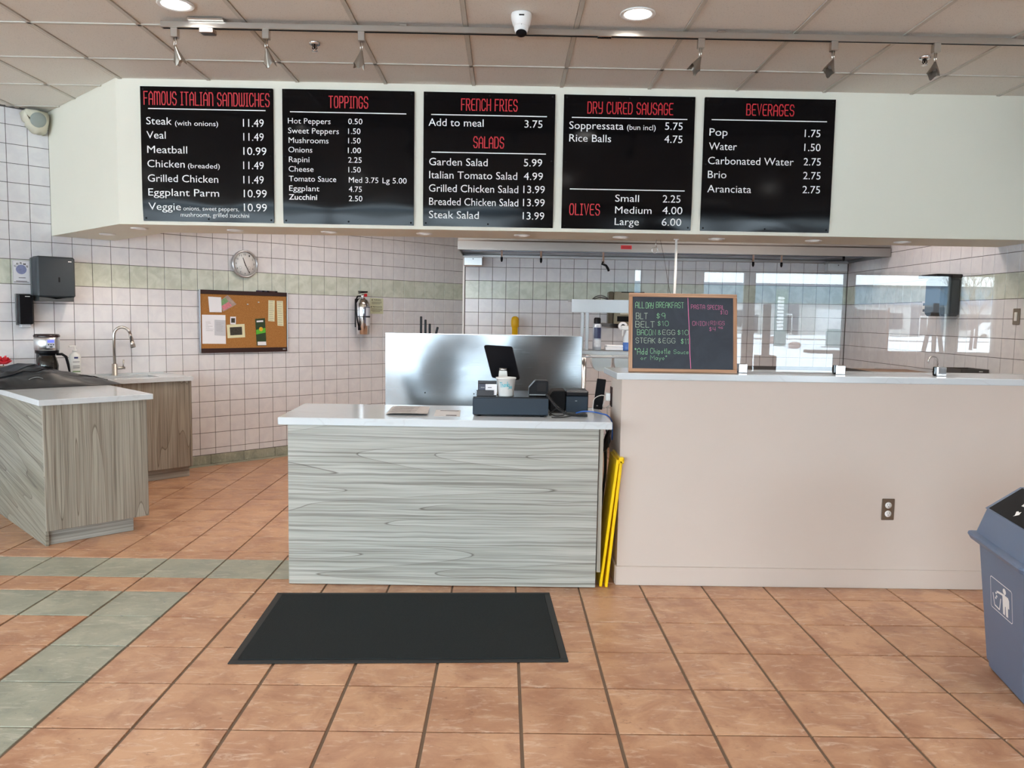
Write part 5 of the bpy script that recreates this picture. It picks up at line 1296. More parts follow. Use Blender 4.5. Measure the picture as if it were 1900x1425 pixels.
q = MB(); q.mat(M_BLACKM).box(-.014, .014, -.0575, -.0555, -.028, -.021, 0); q.build('maker_plate', parent=hs)
q = MB(); q.mat(M_WHITEP).sphere((0, -.004, -.075), .040, (1, 1, 1.1), 24); q.build('ball', parent=t)
q = MB(); q.mat(M_BLACK).lathe([(0, .0385), (.014, .0375), (.026, .031), (.03, .028)], (0, -.012, -.084), 24, Matrix.Rotation(math.radians(155), 4, 'X')); q.build('lens', parent=t)
q = MB(); q.mat(M_BLACKM).sphere((0, -.0425, -.068), .0022, n=8); q.build('sensor', parent=t)
for k, (x, y, lb) in enumerate(((-1.182, 4.955, 'chrome ceiling sprinkler between two left spotlights'), (2.565, 4.99, 'chrome ceiling sprinkler half behind a spotlight on the right'))):
    if k == 0: sp0 = t = thing('sprinkler_head', lb, 'sprinkler', (x, y, CEIL), 0, 'ceiling sprinklers')
    else: t = copy_tree(sp0); t.location = (x, y, CEIL); t['label'] = lb; continue
    q = MB(); q.mat(M_CHROME).lathe([(.034, .002), (.032, -.008), (.018, -.012), (.016, -.004), (0, -.004)], n=24); q.build('escutcheon', parent=t)
    q = MB(); q.mat(M_BLACKM).cyl((0, 0, -.008), (0, 0, -.03), .006, n=10); q.tube([(-.01, 0, -.01), (-.014, 0, -.028), (0, 0, -.042)], .003, 6); q.tube([(.01, 0, -.01), (.014, 0, -.028), (0, 0, -.042)], .003, 6); q.build('frame_arms', parent=t)
    q = MB(); q.mat(M_CHROME).lathe([(0, -.043), (.018, -.042), (.018, -.045), (0, -.046)], n=16); q.build('deflector', parent=t)
for k, (x, y) in enumerate(CEIL_LIGHTS):
    lb = {0: 'lit round ceiling downlight above the left end of the track', 1: 'lit round ceiling downlight right of the security camera'}.get(k, 'lit round ceiling downlight of the dining area outside the frame')
    if k == 0:
        dl0 = t = thing('ceiling_downlight', lb, 'downlight', (x, y, CEIL), 0, 'ceiling downlights')
        q = MB(); q.mat(M_WHITEP).lathe([(.078, .0065), (.094, .004), (.096, 0), (.092, -.004), (.074, -.002), (.07, .004)][::-1], n=36); q.build('trim_ring', parent=t)
        q = MB(); q.mat(M_LAMP).lathe([(0, -.001), (.072, -.0005)], n=36); q.build('lens', parent=t)
    else:
        if k > 1:
            row = {4.39: 'front track', 1.9: 'first dining', -.6: 'middle dining', -3.1: 'window-side'}[y]; col_ = {-4.27: 'far left', -1.79: 'left', .69: 'centre', 3.17: 'right', 5.65: 'far right'}[x]
            lb = 'lit round ceiling downlight, %s one of the %s row' % (col_, row)
        t = copy_tree(dl0); t.location = (x, y, CEIL); t['label'] = lb; t['group'] = 'ceiling downlights' if k < 2 else 'dining area downlights'
PLC = ['nearest the left wall', 'at the slanted corner', 'above the clock', 'under the toppings board', 'left of the range hood end', 'under the fries board', 'under the sausage board', 'above the chalkboard', 'under the beverages board', 'above the right tiled wall']
for k, (x, y) in enumerate(SOF_LIGHTS):
    lb = 'small round downlight in the bulkhead soffit ' + PLC[k]
    if k == 0:
        sd0 = t = thing('soffit_downlight', lb, 'downlight', (x, y, 2.121), 0, 'downlights in the soffit')
        q = MB(); q.mat(M_WHITEP).lathe([(.05, .0), (.062, -.001), (.062, -.004), (.052, -.010), (.046, -.010), (.040, -.001)][::-1], n=28); q.build('trim_ring', parent=t)
        q = MB(); q.mat(M_SLAMP).lathe([(0, -.0035), (.040, -.003)], n=24); q.build('lens', parent=t)
    else: t = copy_tree(sd0); t.location = (x, y, 2.121); t['label'] = lb

# ================================================================== KITCHEN
t = thing('range_hood', 'long stainless range hood along the back wall behind the bulkhead', 'range hood', (-.49, 8.07, 2.175))
hood = t; q = MB(); q.mat(M_HOOD); LH = 4.41
prof = [(0, .005), (0, .088), (.03, .10), (.03, .7), (1.02, .7), (1.02, .0), (.98, 0), (.98, .66), (.06, .66), (.06, .02), (.05, .005)]
q.prism([(0, .0), (0, .085), (.02, .10), (.02, .75), (.05, .75), (.05, .02), (.04, .0)], .0, LH, 'x'); q.build('front_skirt', parent=t)
q = MB(); q.mat(M_HOOD).box(0, .012, .052, 1.02, 0, .75); q.build('end_panel', parent=t)
q = MB(); q.mat(M_HOOD).box(LH-.012, LH, .052, 1.02, 0, .75); q.build('end_panel', parent=t)
q = MB(); q.mat(plain('dim_steel', (.32, .34, .38), .35, 1)).box(.012, LH-.012, .60, 1.02, .03, .09, .004); q.build('grease_trough', parent=t)
q = MB(); q.mat(M_HOOD).box(.012, LH-.012, .985, 1.02, -.005, .028, .003); q.build('rear_rail', parent=t)
q = MB(); q.mat(M_BLACKM).box(.012, LH-.012, .051, 1.02, .72, .75); q.build('hood_top', parent=t)
flt = []
for k in range(9):
    q = MB(); q.mat(plain('filter_steel', (.22, .23, .25), .45, 1)); x0 = .03+k*.486
    for j in range(12): q.box(x0+j*.039, x0+j*.039+.022, -.004, .004, 0, .52)
    q.box(x0-.004, x0+.47, -.006, .006, -.01, 0); q.box(x0-.004, x0+.47, -.006, .006, .52, .53)
    o = q.build('baffle_filter', parent=t, loc=(0, .62, .09), rot=(math.radians(-40), 0, 0))
q = MB(); q.mat(M_RED).box(1.655, 1.765, -.003, 0, .030, .068); rl_ = q.build('red_label', parent=t)
q = MB(); q.mat(M_BROWN)
for z in (.037, .046, .055): q.box(1.668, 1.752, -.0036, -.003, z, z+.003)
q.build('label_print', parent=rl_)
for k, (x, zb, kind_, lb) in enumerate(((-.044, 2.079, 0, 'leftmost, above the steel panel'), (.372, 2.074, 0, 'second from the left'), (1.03, 2.03, 1, 'bent one in the middle'), (2.62, 2.074, 0, 'above the chalkboard right corner'), (2.92, 2.073, 0, 'right of the chalkboard'), (3.58, 2.15, 0, 'rightmost by the corner'))):
    q = MB(); q.mat(M_STEEL).cyl((0, 0, .206), (0, 0, zb+.045-2.69), .011, n=10); nz = q.build('nozzle', parent=hood, loc=(x+.49, 8.4-8.07, 2.69-2.175))
    q = MB(); q.mat(M_BLACK)
    if kind_: q.tube([(0, 0, zb+.07-2.69), (-.01, 0, zb+.045-2.69), (.03, 0, zb+.03-2.69), (.05, 0, zb+.0-2.69), (.062, 0, zb-.03-2.69)], [.012, .013, .013, .014, .012], 8)
    else: q.cyl((0, 0, zb+.05-2.69), (0, 0, zb+.018-2.69), .013, n=10); q.cyl((0, 0, zb+.018-2.69), (0, 0, zb-2.69), .013, .006, 10)
    q.build('tip', parent=nz)
for x, lb in ((-.475, 'left back corner'), (3.62, 'right back corner, in shadow')):
    t = thing('hood_drip_cup', 'steel grease cup under the range hood at the ' + lb, 'grease cup', (x, 8.94, 2.06), 0, 'grease cups')
    q = MB(); q.mat(M_STEEL).box(0, .22, -.06, .06, .0, .12, .012); q.build('cup', parent=t)
    q = MB(); q.mat(M_HOOD).box(-.003, .223, -.063, .063, .095, .118, .003); q.build('rim', parent=t)
    q = MB(); q.mat(M_BLACKM).sphere((.11, -.061, .08), .006, n=8); q.build('screw', parent=t)
t = thing('gas_pipe', 'upright yellow gas pipe with rounded cap at the back wall', 'pipe', (.115, 8.95, 0))
q = MB(); q.mat(M_GASY).cyl((0, 0, 0), (0, 0, 1.40), .034, n=20); q.build('pipe', parent=t)
q = MB(); q.mat(M_GASY).lathe([(.034, 1.385), (.042, 1.39), (.044, 1.42), (.044, 1.465), (.036, 1.495), (.018, 1.508), (0, 1.51)], n=24); q.build('cap', parent=t)
# steel sheet behind the register
t = thing('steel_splash_panel', 'large dented steel sheet standing behind the register counter', 'panel', (-.935, 6.2, .45))
q = MB(); q.mat(M_PANEL)
def dent(u, v):
    return .012*math.sin(4.2*u*PI+1.0+1.9*math.sin(2.6*v))*(.5+.5*math.sin(3*v))+.007*math.sin(9*u+5*v)+.010*noise.noise((u*4, v*2.4, 1))
q.grid(lambda u, v: (1.545*u, dent(u, v), .905*v), 90, 40)
q.box(0, 1.545, .02, .03, 0, .905); q.build('sheet', parent=t)
q = MB(); q.mat(M_STEEL).box(-.002, 1.547, -.002, .032, .905, .911, .001); q.build('top_fold', parent=t)
for x, z in ((.315, .445), (.70, .44)):
    q = MB(); q.mat(M_BLACKM).lathe([(0, .018), (.005, .017), (.006, .0)], (x, -.002, z), 10, RX); q.build('rivet', parent=t)
t = thing('griddle_station', 'steel griddle stand behind the dented steel sheet', 'griddle', (-.92, 6.24, 0))
q = MB(); q.mat(M_STEEL).box(0, 1.50, .0, .72, .30, .92, .006); q.build('body', parent=t)
q = MB(); q.mat(M_BLACKM).box(.01, 1.49, .04, .70, .921, .94, .004); q.build('griddle_plate', parent=t)
for x in (.04, 1.46):
    for y in (.04, .68):
        q = MB(); q.mat(M_STEEL).cyl((x, y, 0), (x, y, .30), .022, n=10); q.build('leg', parent=t)
t = thing('knife_rack', 'steel slotted knife rack behind the left part of the steel sheet', 'knife rack', (-.62, 6.30, .941))
q = MB(); q.mat(M_STEEL).box(-.12, .12, -.03, .03, 0, .36, .003); q.build('rack_body', parent=t)
for k, (x, z1, ln) in enumerate(((-.667, 1.494, 0), (-.632, 1.469, 0), (-.598, 1.437, 0), (-.562, 1.415, .25))):
    t = thing('kitchen_knife', 'dark-handled knife in the rack, %s' % ('tallest, leftmost', 'second tallest', 'third from the left', 'shortest, tilted right')[k], 'knife', (x, 6.30, 1.3015), 0, 'knives in the rack')
    q = MB(); q.mat(M_BLACK).box(-.009, .009, -.007, .007, .012, z1-1.3015, .004, Matrix.Rotation(ln, 4, 'Y')); q.build('handle', parent=t)
    q = MB(); q.mat(M_STEEL).box(-.008, .008, -.0015, .0015, 0.0, .012); q.build('blade', parent=t)
# overshelf unit
t = thing('prep_shelf_unit', 'stainless prep table with a deep-lipped overshelf left of the chalkboard', 'shelf unit', (.545, 6.5, 0))
q = MB(); q.mat(M_STEEL).box(0, 1.08, -.012, -.004, 1.548, 1.655, .001); q.build('shelf_lip', parent=t)
q = MB(); q.mat(M_STEEL).box(0, 1.08, -.003, .36, 1.64, 1.655, .001); q.build('overshelf', parent=t)
for x, y in ((.095, .02), (.135, -.035+.05), (1.04, .02), (1.04, .34)):
    q = MB(); q.mat(M_STEEL).box(x-.014, x+.014, y-.001, y+.024, 1.236, 1.639, .003); q.build('post', parent=t)
for x in (.10, 1.05):
    for y in (-.15, .34):
        q = MB(); q.mat(M_STEEL).cyl((x, y, 0), (x, y, 1.19), .019, n=12); q.build('leg', parent=t)
q = MB(); q.mat(M_STEEL).box(.08, 1.08, .0, .38, 1.20, 1.235, .003); q.build('prep_top', parent=t)
q = MB(); q.mat(M_STEEL).box(.03, 1.08, -.19, -.175, 1.186, 1.2, .002); q.box(.03, .06, -.19, .0, 1.186, 1.2, .002); q.build('front_rail', parent=t)
for k, x in enumerate((.765, .945)):
    t = thing('food_pan', 'rounded grey plastic food pan hanging in the prep rail, %s' % ('left one', 'right one by the chalkboard'), 'food pan', (x+.02, 6.41, 1.20), 0, 'food pans') if False else thing('food_pan', 'rounded grey plastic food pan hanging in the prep rail, ' + ('left one', 'right one by the chalkboard')[k], 'food pan', (x+.02, 6.41, 1.20), 0, 'food pans')
    q = MB(); q.mat(M_PAN); P_ = []
    for i in range(17):
        a = PI+PI*i/16; c_, s_ = math.cos(a), math.sin(a); P_.append((.078*abs(c_)**.8*(1 if c_ > 0 else -1), -.035+.09*(-abs(s_)**.9)))
    P_ = [(-.078, -.004)]+P_+[(.078, -.004)]
    q.prism(P_, -.075, .07, 'y', 0); q.build('pan_body', parent=t)
    q = MB(); q.mat(M_PAN).box(-.086, .086, -.08, .075, -.004, .003, .002); q.build('pan_rim', parent=t)
t = thing('spray_can', 'tall grey aerosol can with a black cap on the prep shelf', 'can', (.765, 6.53, 1.236))
q = MB(); q.mat(plain('can_silver', srgb(170, 178, 190), .3, .4)).lathe([(0, 0), (.034, 0), (.036, .006), (.036, .21), (.026, .225), (0, .225)], n=24); q.build('can_body', parent=t)
q = MB(); q.mat(M_BLACK).lathe([(.029, .222), (.029, .262), (.022, .272), (0, .272)], n=20); q.build('cap', parent=t)
curved_patch(plain('navy_label', srgb(40, 46, 80), .4, var=.5, scale=50), .037, -2.4, -.7, .10, .19, 'label', t)
curved_patch(plain('white_label', srgb(200, 206, 214), .4, var=.3, scale=50), .037, -2.4, -.7, .03, .09, 'label', t)
t = thing('foam_box', 'white foam box lying on the prep shelf behind the food pans', 'box', (.93, 6.60, 1.236))
q = MB(); q.mat(M_PAPER).box(-.09, .07, -.06, .06, 0, .028, .004); q.build('tray', parent=t)
q = MB(); q.mat(M_PAPER).box(-.085, .065, -.058, .058, .0285, .046, .006); q.build('lid', parent=t)
t = thing('spray_bottle', 'clear spray bottle with blue liquid beside the chalkboard edge', 'spray bottle', (1.02, 6.55, 1.236))
q = MB(); q.mat(plain('blue_liquid', srgb(60, 100, 170), .2)).lathe([(0, 0), (.035, 0), (.037, .005), (.037, .07), (0, .07)], n=20); q.build('liquid', parent=t)
q = MB(); q.mat(plain('clear_plastic', srgb(190, 198, 206), .2)).lathe([(.037, .0705), (.036, .10), (.02, .14), (.012, .17), (0, .17)], n=20); q.build('bottle', parent=t)
q = MB(); q.mat(plain('white_trigger', srgb(200, 200, 198), .4)).box(-.055, .03, -.012, .012, .17, .21, .008); q.box(-.045, -.035, -.006, .006, .12, .17, .002); q.build('trigger_head', parent=t)
t = thing('coiled_wire', 'small loop of black wire lying on top of the overshelf', 'wire', (.80, 6.6, 1.655))
q = MB(); q.mat(M_CABLE).tube(smooth([(-.07, 0, .006), (-.04, .02, .028), (.0, .0, .036), (.04, -.02, .02), (.06, .01, .006), (.0, .03, .02), (-.06, 0, .006)], 6), .005, 6); q.build('wire_loop', parent=t)
# beige wall machine behind
t = thing('wall_can_opener', 'beige and brown metal box fixed to the back wall above the prep shelf', 'wall box', (1.17, 9.095, 1.42))
M_BG = plain('aged_beige_metal', srgb(160, 152, 130), .5, var=.15)
q = MB(); q.mat(M_BG).box(.06, .40, -.16, 0, .0, .385, .006); q.build('case', parent=t)
q = MB(); q.mat(plain('aged_brown_metal', srgb(84, 74, 56), .45)).box(-.0, .055, -.17, -.01, .0, .385, .01); q.build('hinged_cover', parent=t)
q = MB(); q.mat(M_BLACKM).box(.10, .40, -.165, -.161, .05, .11); q.box(.14, .40, -.167, -.161, .375, .385); q.build('dark_slot', parent=t)
q = MB(); q.mat(M_IVORY).box(.13, .36, -.18, -.166, .13, .20, .004); q.build('paper_tray', parent=t)
t = thing('tape_roll', 'white tape roll with dark core above the spray bottle', 'tape roll', (1.135, 7.4, 1.30), 0)
t.location = (1.10, 7.35, 1.43)
q = MB(); q.mat(M_PAPER).lathe([(.022, -.02), (.042, -.02), (.042, .02), (.022, .02)], (0, 0, 0), 24, RX); q.build('roll', parent=t)
q = MB(); q.mat(M_BLACK).cyl((0, -.015, 0), (0, 1.6, 0), .0215, n=16); q.build('spindle', parent=t)
# hanging pole, hook and wire from the soffit
t = thing('support_rod', 'thin white rod dropping from the soffit behind the chalkboard', 'rod', (1.316, 6.15, 1.236))
q = MB(); q.mat(M_WHITEP).cyl((0, 0, 0), (0, 0, .877), .0095, n=12); q.build('rod', parent=t)
q = MB(); q.mat(M_WHITEP).lathe([(.02, .885), (.02, .878), (0, .876)], n=16); q.build('collar', parent=t)
q = MB(); q.mat(M_STEEL).box(-.05, .05, -.03, .03, -.001, .004); q.build('foot_plate', parent=t)
t = thing('ceiling_hook', 'small wire hook with a loop hanging from the soffit', 'hook', (1.17, 6.2, 2.12))
q = MB(); q.mat(M_STEEL).tube([(0, 0, 0), (-.003, 0, -.035), (.004, 0, -.06)], .003, 6); q.build('shank', parent=t)
q = MB(); q.mat(M_STEEL).tube([(-.01+.022*math.cos(a), .0, -.082+.022*math.sin(a)) for a in [2*PI*k/20 for k in range(20)]], .003, 6, True); q.build('loop', parent=t)
q = MB(); q.mat(M_BROWN).tube([(.03, 0, 0), (.07, 0, -.16), (.10, 0, -.32), (.13, 0, -.45)], .0016, 5); q.build('wire', parent=t)
# low kitchen line behind the service wall
t = thing('undercounter_fridge', 'low dark-topped steel kitchen unit behind the glass screen', 'refrigerator', (1.75, 5.7, 0))
q = MB(); q.mat(M_STEEL).box(0, 1.5, .0, .62, .1, 1.10, .006); q.build('body', parent=t)
q = MB(); q.mat(M_BLACKM).box(.03, 1.47, .03, .58, 0, .099); q.build('plinth', parent=t)
q = MB(); q.mat(M_BLACKM).box(-.01, 1.0, -.02, .64, 1.101, 1.14, .004); q.build('dark_top', parent=t)
q = MB(); q.mat(plain('brown_board', srgb(110, 84, 66), .6)).box(1.005, 1.51, -.02, .64, 1.101, 1.132, .004); q.build('cutting_board', parent=t)
for x in (.01, .755):
    q = MB(); q.mat(M_STEEL).box(x, x+.735, -.02, -.001, .14, 1.07, .004); d = q.build('door', parent=t)
    q = MB(); q.mat(M_BLACK).box(x+.05, x+.68, -.045, -.021, .98, 1.0, .003); q.build('handle', parent=d)
t = thing('hand_sink_counter', 'low steel hand sink stand along the right tiled wall', 'counter', (3.45, 6.2, 0))
q = MB(); q.mat(M_STEEL).box(0, .47, 0, 1.1, 1.02, 1.085, .004); q.build('top', parent=t)
for x in (.03, .44):
    for y in (.03, 1.07):
        q = MB(); q.mat(M_STEEL).cyl((x, y, 0), (x, y, 1.02), .02, n=10); q.build('leg', parent=t)
t = thing('hand_sink_faucet', 'small chrome gooseneck faucet seen through the glass near the right wall', 'faucet', (3.675, 6.68, 1.085))
q = MB(); q.mat(M_CHROME).lathe([(.022, 0), (.02, .012), (.012, .02), (0, .02)], n=16); q.build('base', parent=t)
q = MB(); q.mat(M_CHROME).tube([(0.02, 0, .015), (.022, 0, .09)]+[(-.018+.04*math.cos(a), 0, .10+.04*math.sin(a)) for a in [PI*k/10 for k in range(11)]]+[(-.06, 0, .075)], .0075, 10); q.build('spout', parent=t)
t = thing('dark_tray', 'dark grey open tray on the hand sink stand beside the chrome faucet', 'tray', (3.80, 6.45, 1.0855))
q = MB(); q.mat(plain('dark_grey_tray', srgb(70, 68, 66), .4)).box(-.11, .11, -.14, .14, 0, .008, .002)
for a in ((-.115, -.108, -.14, .14), (.108, .115, -.14, .14), (-.11, .11, -.145, -.138), (-.11, .11, .138, .145)): q.box(*a, 0, .055, .002)
q.build('tray_body', parent=t)
q = MB(); q.mat(M_WHITEP).box(.03, .06, -.1465, -.1455, .035, .042); q.build('maker_plate', parent=t)
# right wall fittings: local x runs along the wall toward the room
def RT(name, label, cat, y, z, group=None): return thing(name, label, cat, (3.929, y, z), -PI/2, group)
t = RT('paper_towel_dispenser', 'dark paper towel dispenser on the right tiled wall seen through the glass', 'paper towel dispenser', 6.93, 1.57, 'paper towel dispensers')
q = MB(); q.mat(M_DARKG).box(-.14, .14, -.17, -.003, 0, .33, .02); q.build('cover', parent=t)
q = MB(); q.mat(M_BLACK).box(-.15, .15, -.235, -.002, .331, .362, .006); q.build('top_lid', parent=t)
q = MB(); q.mat(plain('slate_front', srgb(86, 96, 106), .4)).box(-.12, .12, -.176, -.171, .03, .31, .003); q.build('front_window', parent=t)
t = RT('wall_outlet', 'white duplex outlet left of the dark dispenser on the right tiled wall', 'outlet', 7.38, 1.654, 'outlet plates')
q = MB(); q.mat(M_WHITEP).box(-.036, .036, -.007, 0, -.058, .058, .003); q.build('cover_plate', parent=t)
q = MB(); q.mat(M_INK)
for z in (-.028, .028): q.box(-.015, .015, -.0085, -.007, z-.012, z+.012, .002)
q.build('sockets', parent=t)
t = RT('light_switch', 'steel-plated light switch on the right tiled wall near the frame edge', 'switch', 6.035, 1.568)
q = MB(); q.mat(plain('pewter_plate', srgb(140, 128, 116), .35, .5)).box(-.042, .042, -.006, 0, -.062, .062, .003); q.build('cover_plate', parent=t)
q = MB(); q.mat(M_WHITEP).box(-.017, .017, -.012, -.006, -.034, .034, .003); q.build('rocker', parent=t)

# ================================================================== DINING SIDE BEHIND THE CAMERA (shows only in reflections)
M_WALNUT = plain('brown_wood', srgb(120, 92, 74), .5, var=.2)
t = thing('window_bar', 'brown bar counter with rounded end along the front windows', 'bar counter', (4.62, -3.2, 0))
q = MB(); q.mat(M_WALNUT).prism([(0, .06), (.02, .015), (.06, 0), (3.6, 0), (3.6, .42), (.06, .42), (.02, .40), (0, .36)], 1.03, 1.075); q.build('bar_top', parent=t)
q = MB(); q.mat(plain('bar_front_paint', srgb(130, 120, 110), .6)).box(.45, 3.5, .08, .34, 0, 1.029, .004); q.build('bar_body', parent=t)
for k, (x, H, lb) in enumerate(((5.35, .52, 'wider wooden A-frame easel on the window bar'), (6.55, .62, 'slimmer wooden easel with a tall post on the window bar'))):
    t = thing('wooden_easel', lb, 'easel', (x, -3.0, 1.0755), 0, 'easels on the bar')
    for sx in (-1, 1):
        q = MB(); q.mat(M_WALNUT).prism([(sx*.17, 0), (sx*.11, 0), (sx*.0, H), (sx*.05, H)] if sx > 0 else [(sx*.17, 0), (sx*.05, H), (sx*.0, H), (sx*.11, 0)], -.015, .015, 'y'); q.build('leg', parent=t)
    q = MB(); q.mat(M_WALNUT).prism([(-.03, .0), (.03, .0), (.04, H+.12*k), (-.04, H+.12*k)], .018, .04, 'y'); q.build('rear_leg', parent=t)
    q = MB(); q.mat(M_WALNUT).box(-.12, .12, -.03, -.017, H*.45, H*.5, .002); q.build('ledge', parent=t)
t = thing('timber_post', 'brown timber post on a square foot near the front windows', 'post', (4.02, -3.1, 0))
q = MB(); q.mat(M_WALNUT).box(-.05, .05, -.04, .04, .98, 1.76, .004); q.build('post', parent=t)
q = MB(); q.mat(plain('post_foot', srgb(100, 92, 86), .6)).box(-.14, .14, -.12, .12, 0, .979, .01); q.build('pedestal', parent=t)
t = thing('sandwich_board', 'white folding sandwich board with orange edges by the front windows', 'sign', (6.15, -4.2, 0))
q = MB(); q.mat(M_PAPER).box(-.26, .26, -.01, .01, .62, 1.72, .003); q.build('face_panel', parent=t)
for x in (-.29, .27):
    q = MB(); q.mat(plain('orange_edge', srgb(214, 150, 110), .5)).box(x, x+.02, -.02, .02, 0, 1.76, .002); q.build('side_rail', parent=t)
t = thing('dining_booth', 'grey upholstered booth bench near the front windows', 'bench', (3.3, -3.4, 0))
q = MB(); q.mat(plain('booth_vinyl', srgb(92, 92, 96), .5)).box(-.55, .3, -.3, .3, .12, .48, .04); q.build('seat', parent=t)
q = MB(); q.mat(plain('booth_vinyl2', srgb(92, 92, 96), .5)).box(-.55, .3, -.42, -.31, .12, 1.0, .03); q.build('backrest', parent=t)
q = MB(); q.mat(M_BLACKM).box(-.5, .25, -.36, .25, 0, .119); q.build('plinth', parent=t)
# ---- outdoors
b = MB(); b.mat(plain('snow', (.86, .88, .92), .9, var=.03, scale=2))
b.grid(lambda u, v: (-60+150*u, -5.3-64*v, -.22+.14*noise.noise((u*40, v*20, 0))+.10*noise.noise((u*110, v*60, 3))), 110, 60)
o = b.build('snow_ground'); tag(o, kind='structure')
b = MB(); b.mat(plain('wet_asphalt', srgb(150, 140, 138), .6, var=.15)).box(-70, 110, -86, -66, -.5, -.16); o = b.build('parking_lane'); tag(o, kind='structure')
for k, (ya, yb_) in enumerate(((-72, -70), (-79, -76.5))):
    b = MB(); b.mat(_MC['snow']).grid(lambda u, v: (-60+160*u, ya+(yb_-ya)*v, -.16+.35*math.sin(PI*v)*(.6+.5*noise.noise((u*50, k, 0)))), 80, 4); o = b.build('snow_bank'); tag(o, kind='structure')
t = thing('strip_mall', 'long blue-grey fascia shopping strip across the snowy lot', 'building', (20, -86, -.16))
q = MB(); q.mat(plain('pale_stucco', srgb(196, 198, 196), .8)).box(-70, 75, -8, 0, 0, 4.0); q.build('wall', parent=t)
q = MB(); q.mat(plain('slate_fascia', srgb(112, 138, 160), .7)).box(-70, 75, -.4, .5, 3.9, 6.1); q.build('fascia', parent=t)
q = MB(); q.mat(plain('dark_coping', srgb(70, 90, 110), .6)).box(-70, 75, -.6, .6, 5.95, 6.2); q.build('coping', parent=t)
M_DWIN = plain('dark_shop_glass', srgb(34, 42, 54), .2)
M_SHOPF = plain('shop_front_dark', srgb(80, 92, 104), .6)
for (xa, xb, kind_) in ((-3, 1, 'w'), (2.6, 4.6, 'w'), (6, 9.4, 'w'), (13, 15.4, 's'), (13.6, 14.6, 'd'), (9.6, 10.6, 'd'), (17.5, 21.5, 'p'), (23, 28, 'w'), (29, 33, 's'), (30, 31, 'd'), (35, 39, 'w'), (-14, -8, 'w'), (-24, -18, 's')):
    q = MB()
    if kind_ == 'w': q.mat(M_DWIN).box(xa, xb, .0, .06, 1.0, 2.9); q.build('window', parent=t)
    elif kind_ == 'd': q.mat(M_WHITEP).box(xa, xb, .06, .12, .1, 2.6); d = q.build('door', parent=t); q = MB(); q.mat(M_DWIN).box(xa+.1, xb-.1, .12, .14, .3, 2.45); q.build('pane', parent=d)
    elif kind_ == 's': q.mat(M_SHOPF).box(xa, xb, .0, .05, .2, 3.7); q.build('shop_front', parent=t)
    else: q.mat(plain('roller_door_white', srgb(236, 238, 240), .5)).box(xa, xb, .0, .05, .1, 3.2); q.build('roller_door', parent=t)
q = MB(); q.mat(M_WHITEP).box(6, 10.6, .05, .2, 3.0, 3.6); q.build('sign_band', parent=t)
t = thing('directory_pylon', 'tall green-grey plaza directory sign standing in the snow', 'sign', (19.6, -47, -.25), -.15)
q = MB(); q.mat(plain('pylon_green', srgb(96, 122, 122), .6)).box(-.42, .42, -.12, .12, 0, 4.0, .02); q.build('pylon_body', parent=t)
for k in range(10):
    q = MB(); q.mat(M_WHITEP).box(-.36, .12, .121, .15, 1.15+.24*k, 1.33+.24*k); q.build('tenant_panel', parent=t)
t = thing('utility_box', 'grey-green utility cabinet in the snow', 'utility cabinet', (23.0, -45, -.25))
q = MB(); q.mat(plain('utility_green', srgb(110, 132, 132), .6)).box(-.75, .75, -.5, .5, .1, 1.3, .03); q.build('cabinet_body', parent=t)
q = MB(); q.mat(M_GREYP).box(-.95, .95, -.7, .7, 0, .1); q.build('pad', parent=t)
M_ROCK = plain('rose_granite', srgb(150, 128, 122), .9, var=.2, scale=3)
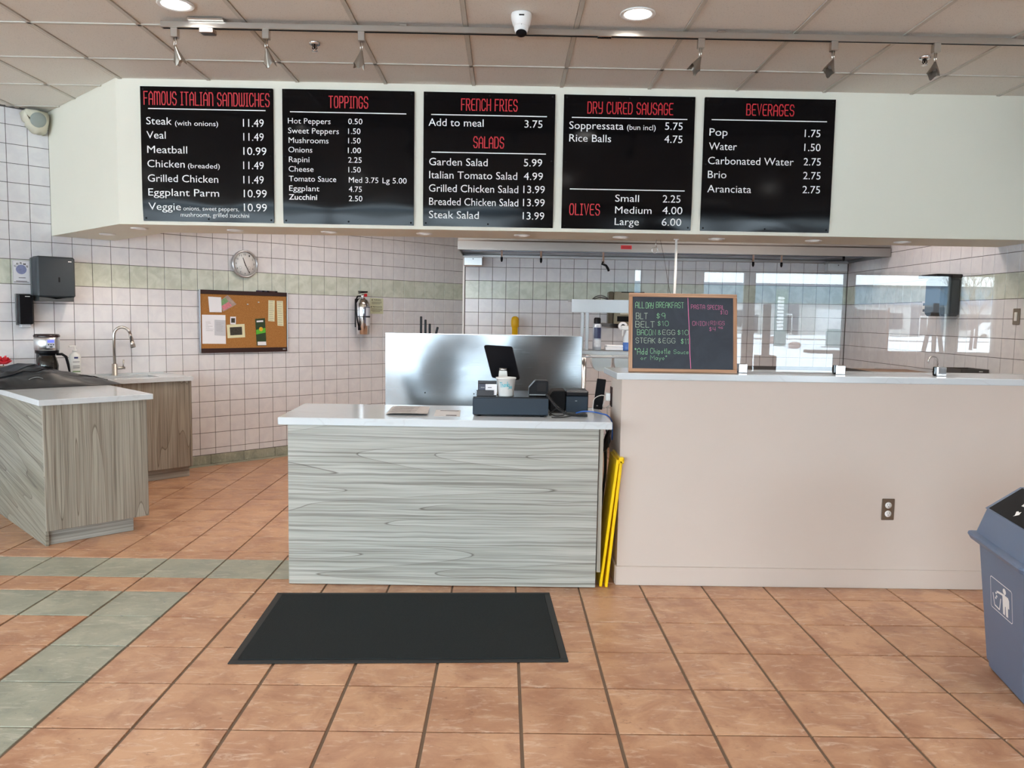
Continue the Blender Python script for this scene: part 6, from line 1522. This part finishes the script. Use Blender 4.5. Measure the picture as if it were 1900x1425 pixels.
for k, (x, y, r_, lb) in enumerate(((20.9, -52, .55, 'larger rounded boulder in the snow'), (19.2, -43, .35, 'small flat boulder in the snow beside the directory sign'), (33.6, -44, .4, 'grey boulder in the snow at the far right'))):
    q = MB(); q.mat(M_ROCK).sphere((0, 0, 0), r_, (1.2, 1, .75), 20)
    for v in q.bm.verts: v.co *= 1+.18*noise.noise(v.co*2.3+Vector((k, 0, 0)))
    o = q.build('boulder', loc=(x, y, -.05)); tag(o, lb, 'rock', 'boulders')
def tree(x, y, h, seed, lb):
    rng = random.Random(seed); t = thing('bare_tree', lb, 'tree', (x, y, -.25), 0, 'bare trees'); tr_ = MB(); tr_.mat(M_BROWN); br = MB(); br.mat(plain('bark', srgb(90, 78, 70), .9))
    tr_.tube([(0, 0, 0), (.05, 0, h*.2), (.0, .03, h*.42)], [.12, .10, .08], 8); tr_.build('trunk', parent=t)
    def grow(p, d, L, r_, k):
        e = p+d*L; br.tube([p, (p+e)/2+Vector((rng.uniform(-.1, .1), 0, rng.uniform(-.05, .05)))*L*.5, e], [r_, r_*.8, r_*.6], 4)
        if k == 0: return
        for _ in range(3):
            a = Vector((rng.uniform(-1, 1), rng.uniform(-1, 1), rng.uniform(-.2, 1))); grow(e, (d+a*.75).normalized(), L*.68, r_*.55, k-1)
    for _ in range(4): grow(Vector((0, .02, h*rng.uniform(.3, .42))), Vector((rng.uniform(-.8, .8), rng.uniform(-.5, .5), 1)).normalized(), h*.26, .05, 3)
    br.build('branches', parent=t)
tree(31.5, -44, 5.6, 3, 'bare winter tree nearer the middle of the snowy lot'); tree(33.6, -47, 6.2, 5, 'taller bare winter tree at the end of the lot')
t = thing('white_van', 'white delivery van parked before the shopping strip', 'car', (55.5, -80.5, -.16))
q = MB(); q.mat(M_WHITEP).prism([(-2.2, .35), (2.3, .35), (2.3, 1.9), (-.6, 1.95), (-1.3, 1.15), (-2.2, .95)], -.9, .9, 'y', .05); q.build('body', parent=t)
q = MB(); q.mat(M_DWIN).prism([(-1.15, 1.15), (.6, 1.15), (.6, 1.75), (-.6, 1.75)], .9, .93, 'y'); q.build('side_window', parent=t)
for x in (-1.4, 1.4):
    q = MB(); q.mat(M_BLACKM).cyl((x, -.92, .34), (x, -.6, .34), .34, n=20); q.cyl((x, .6, .34), (x, .92, .34), .34, n=20); q.build('wheel', parent=t)
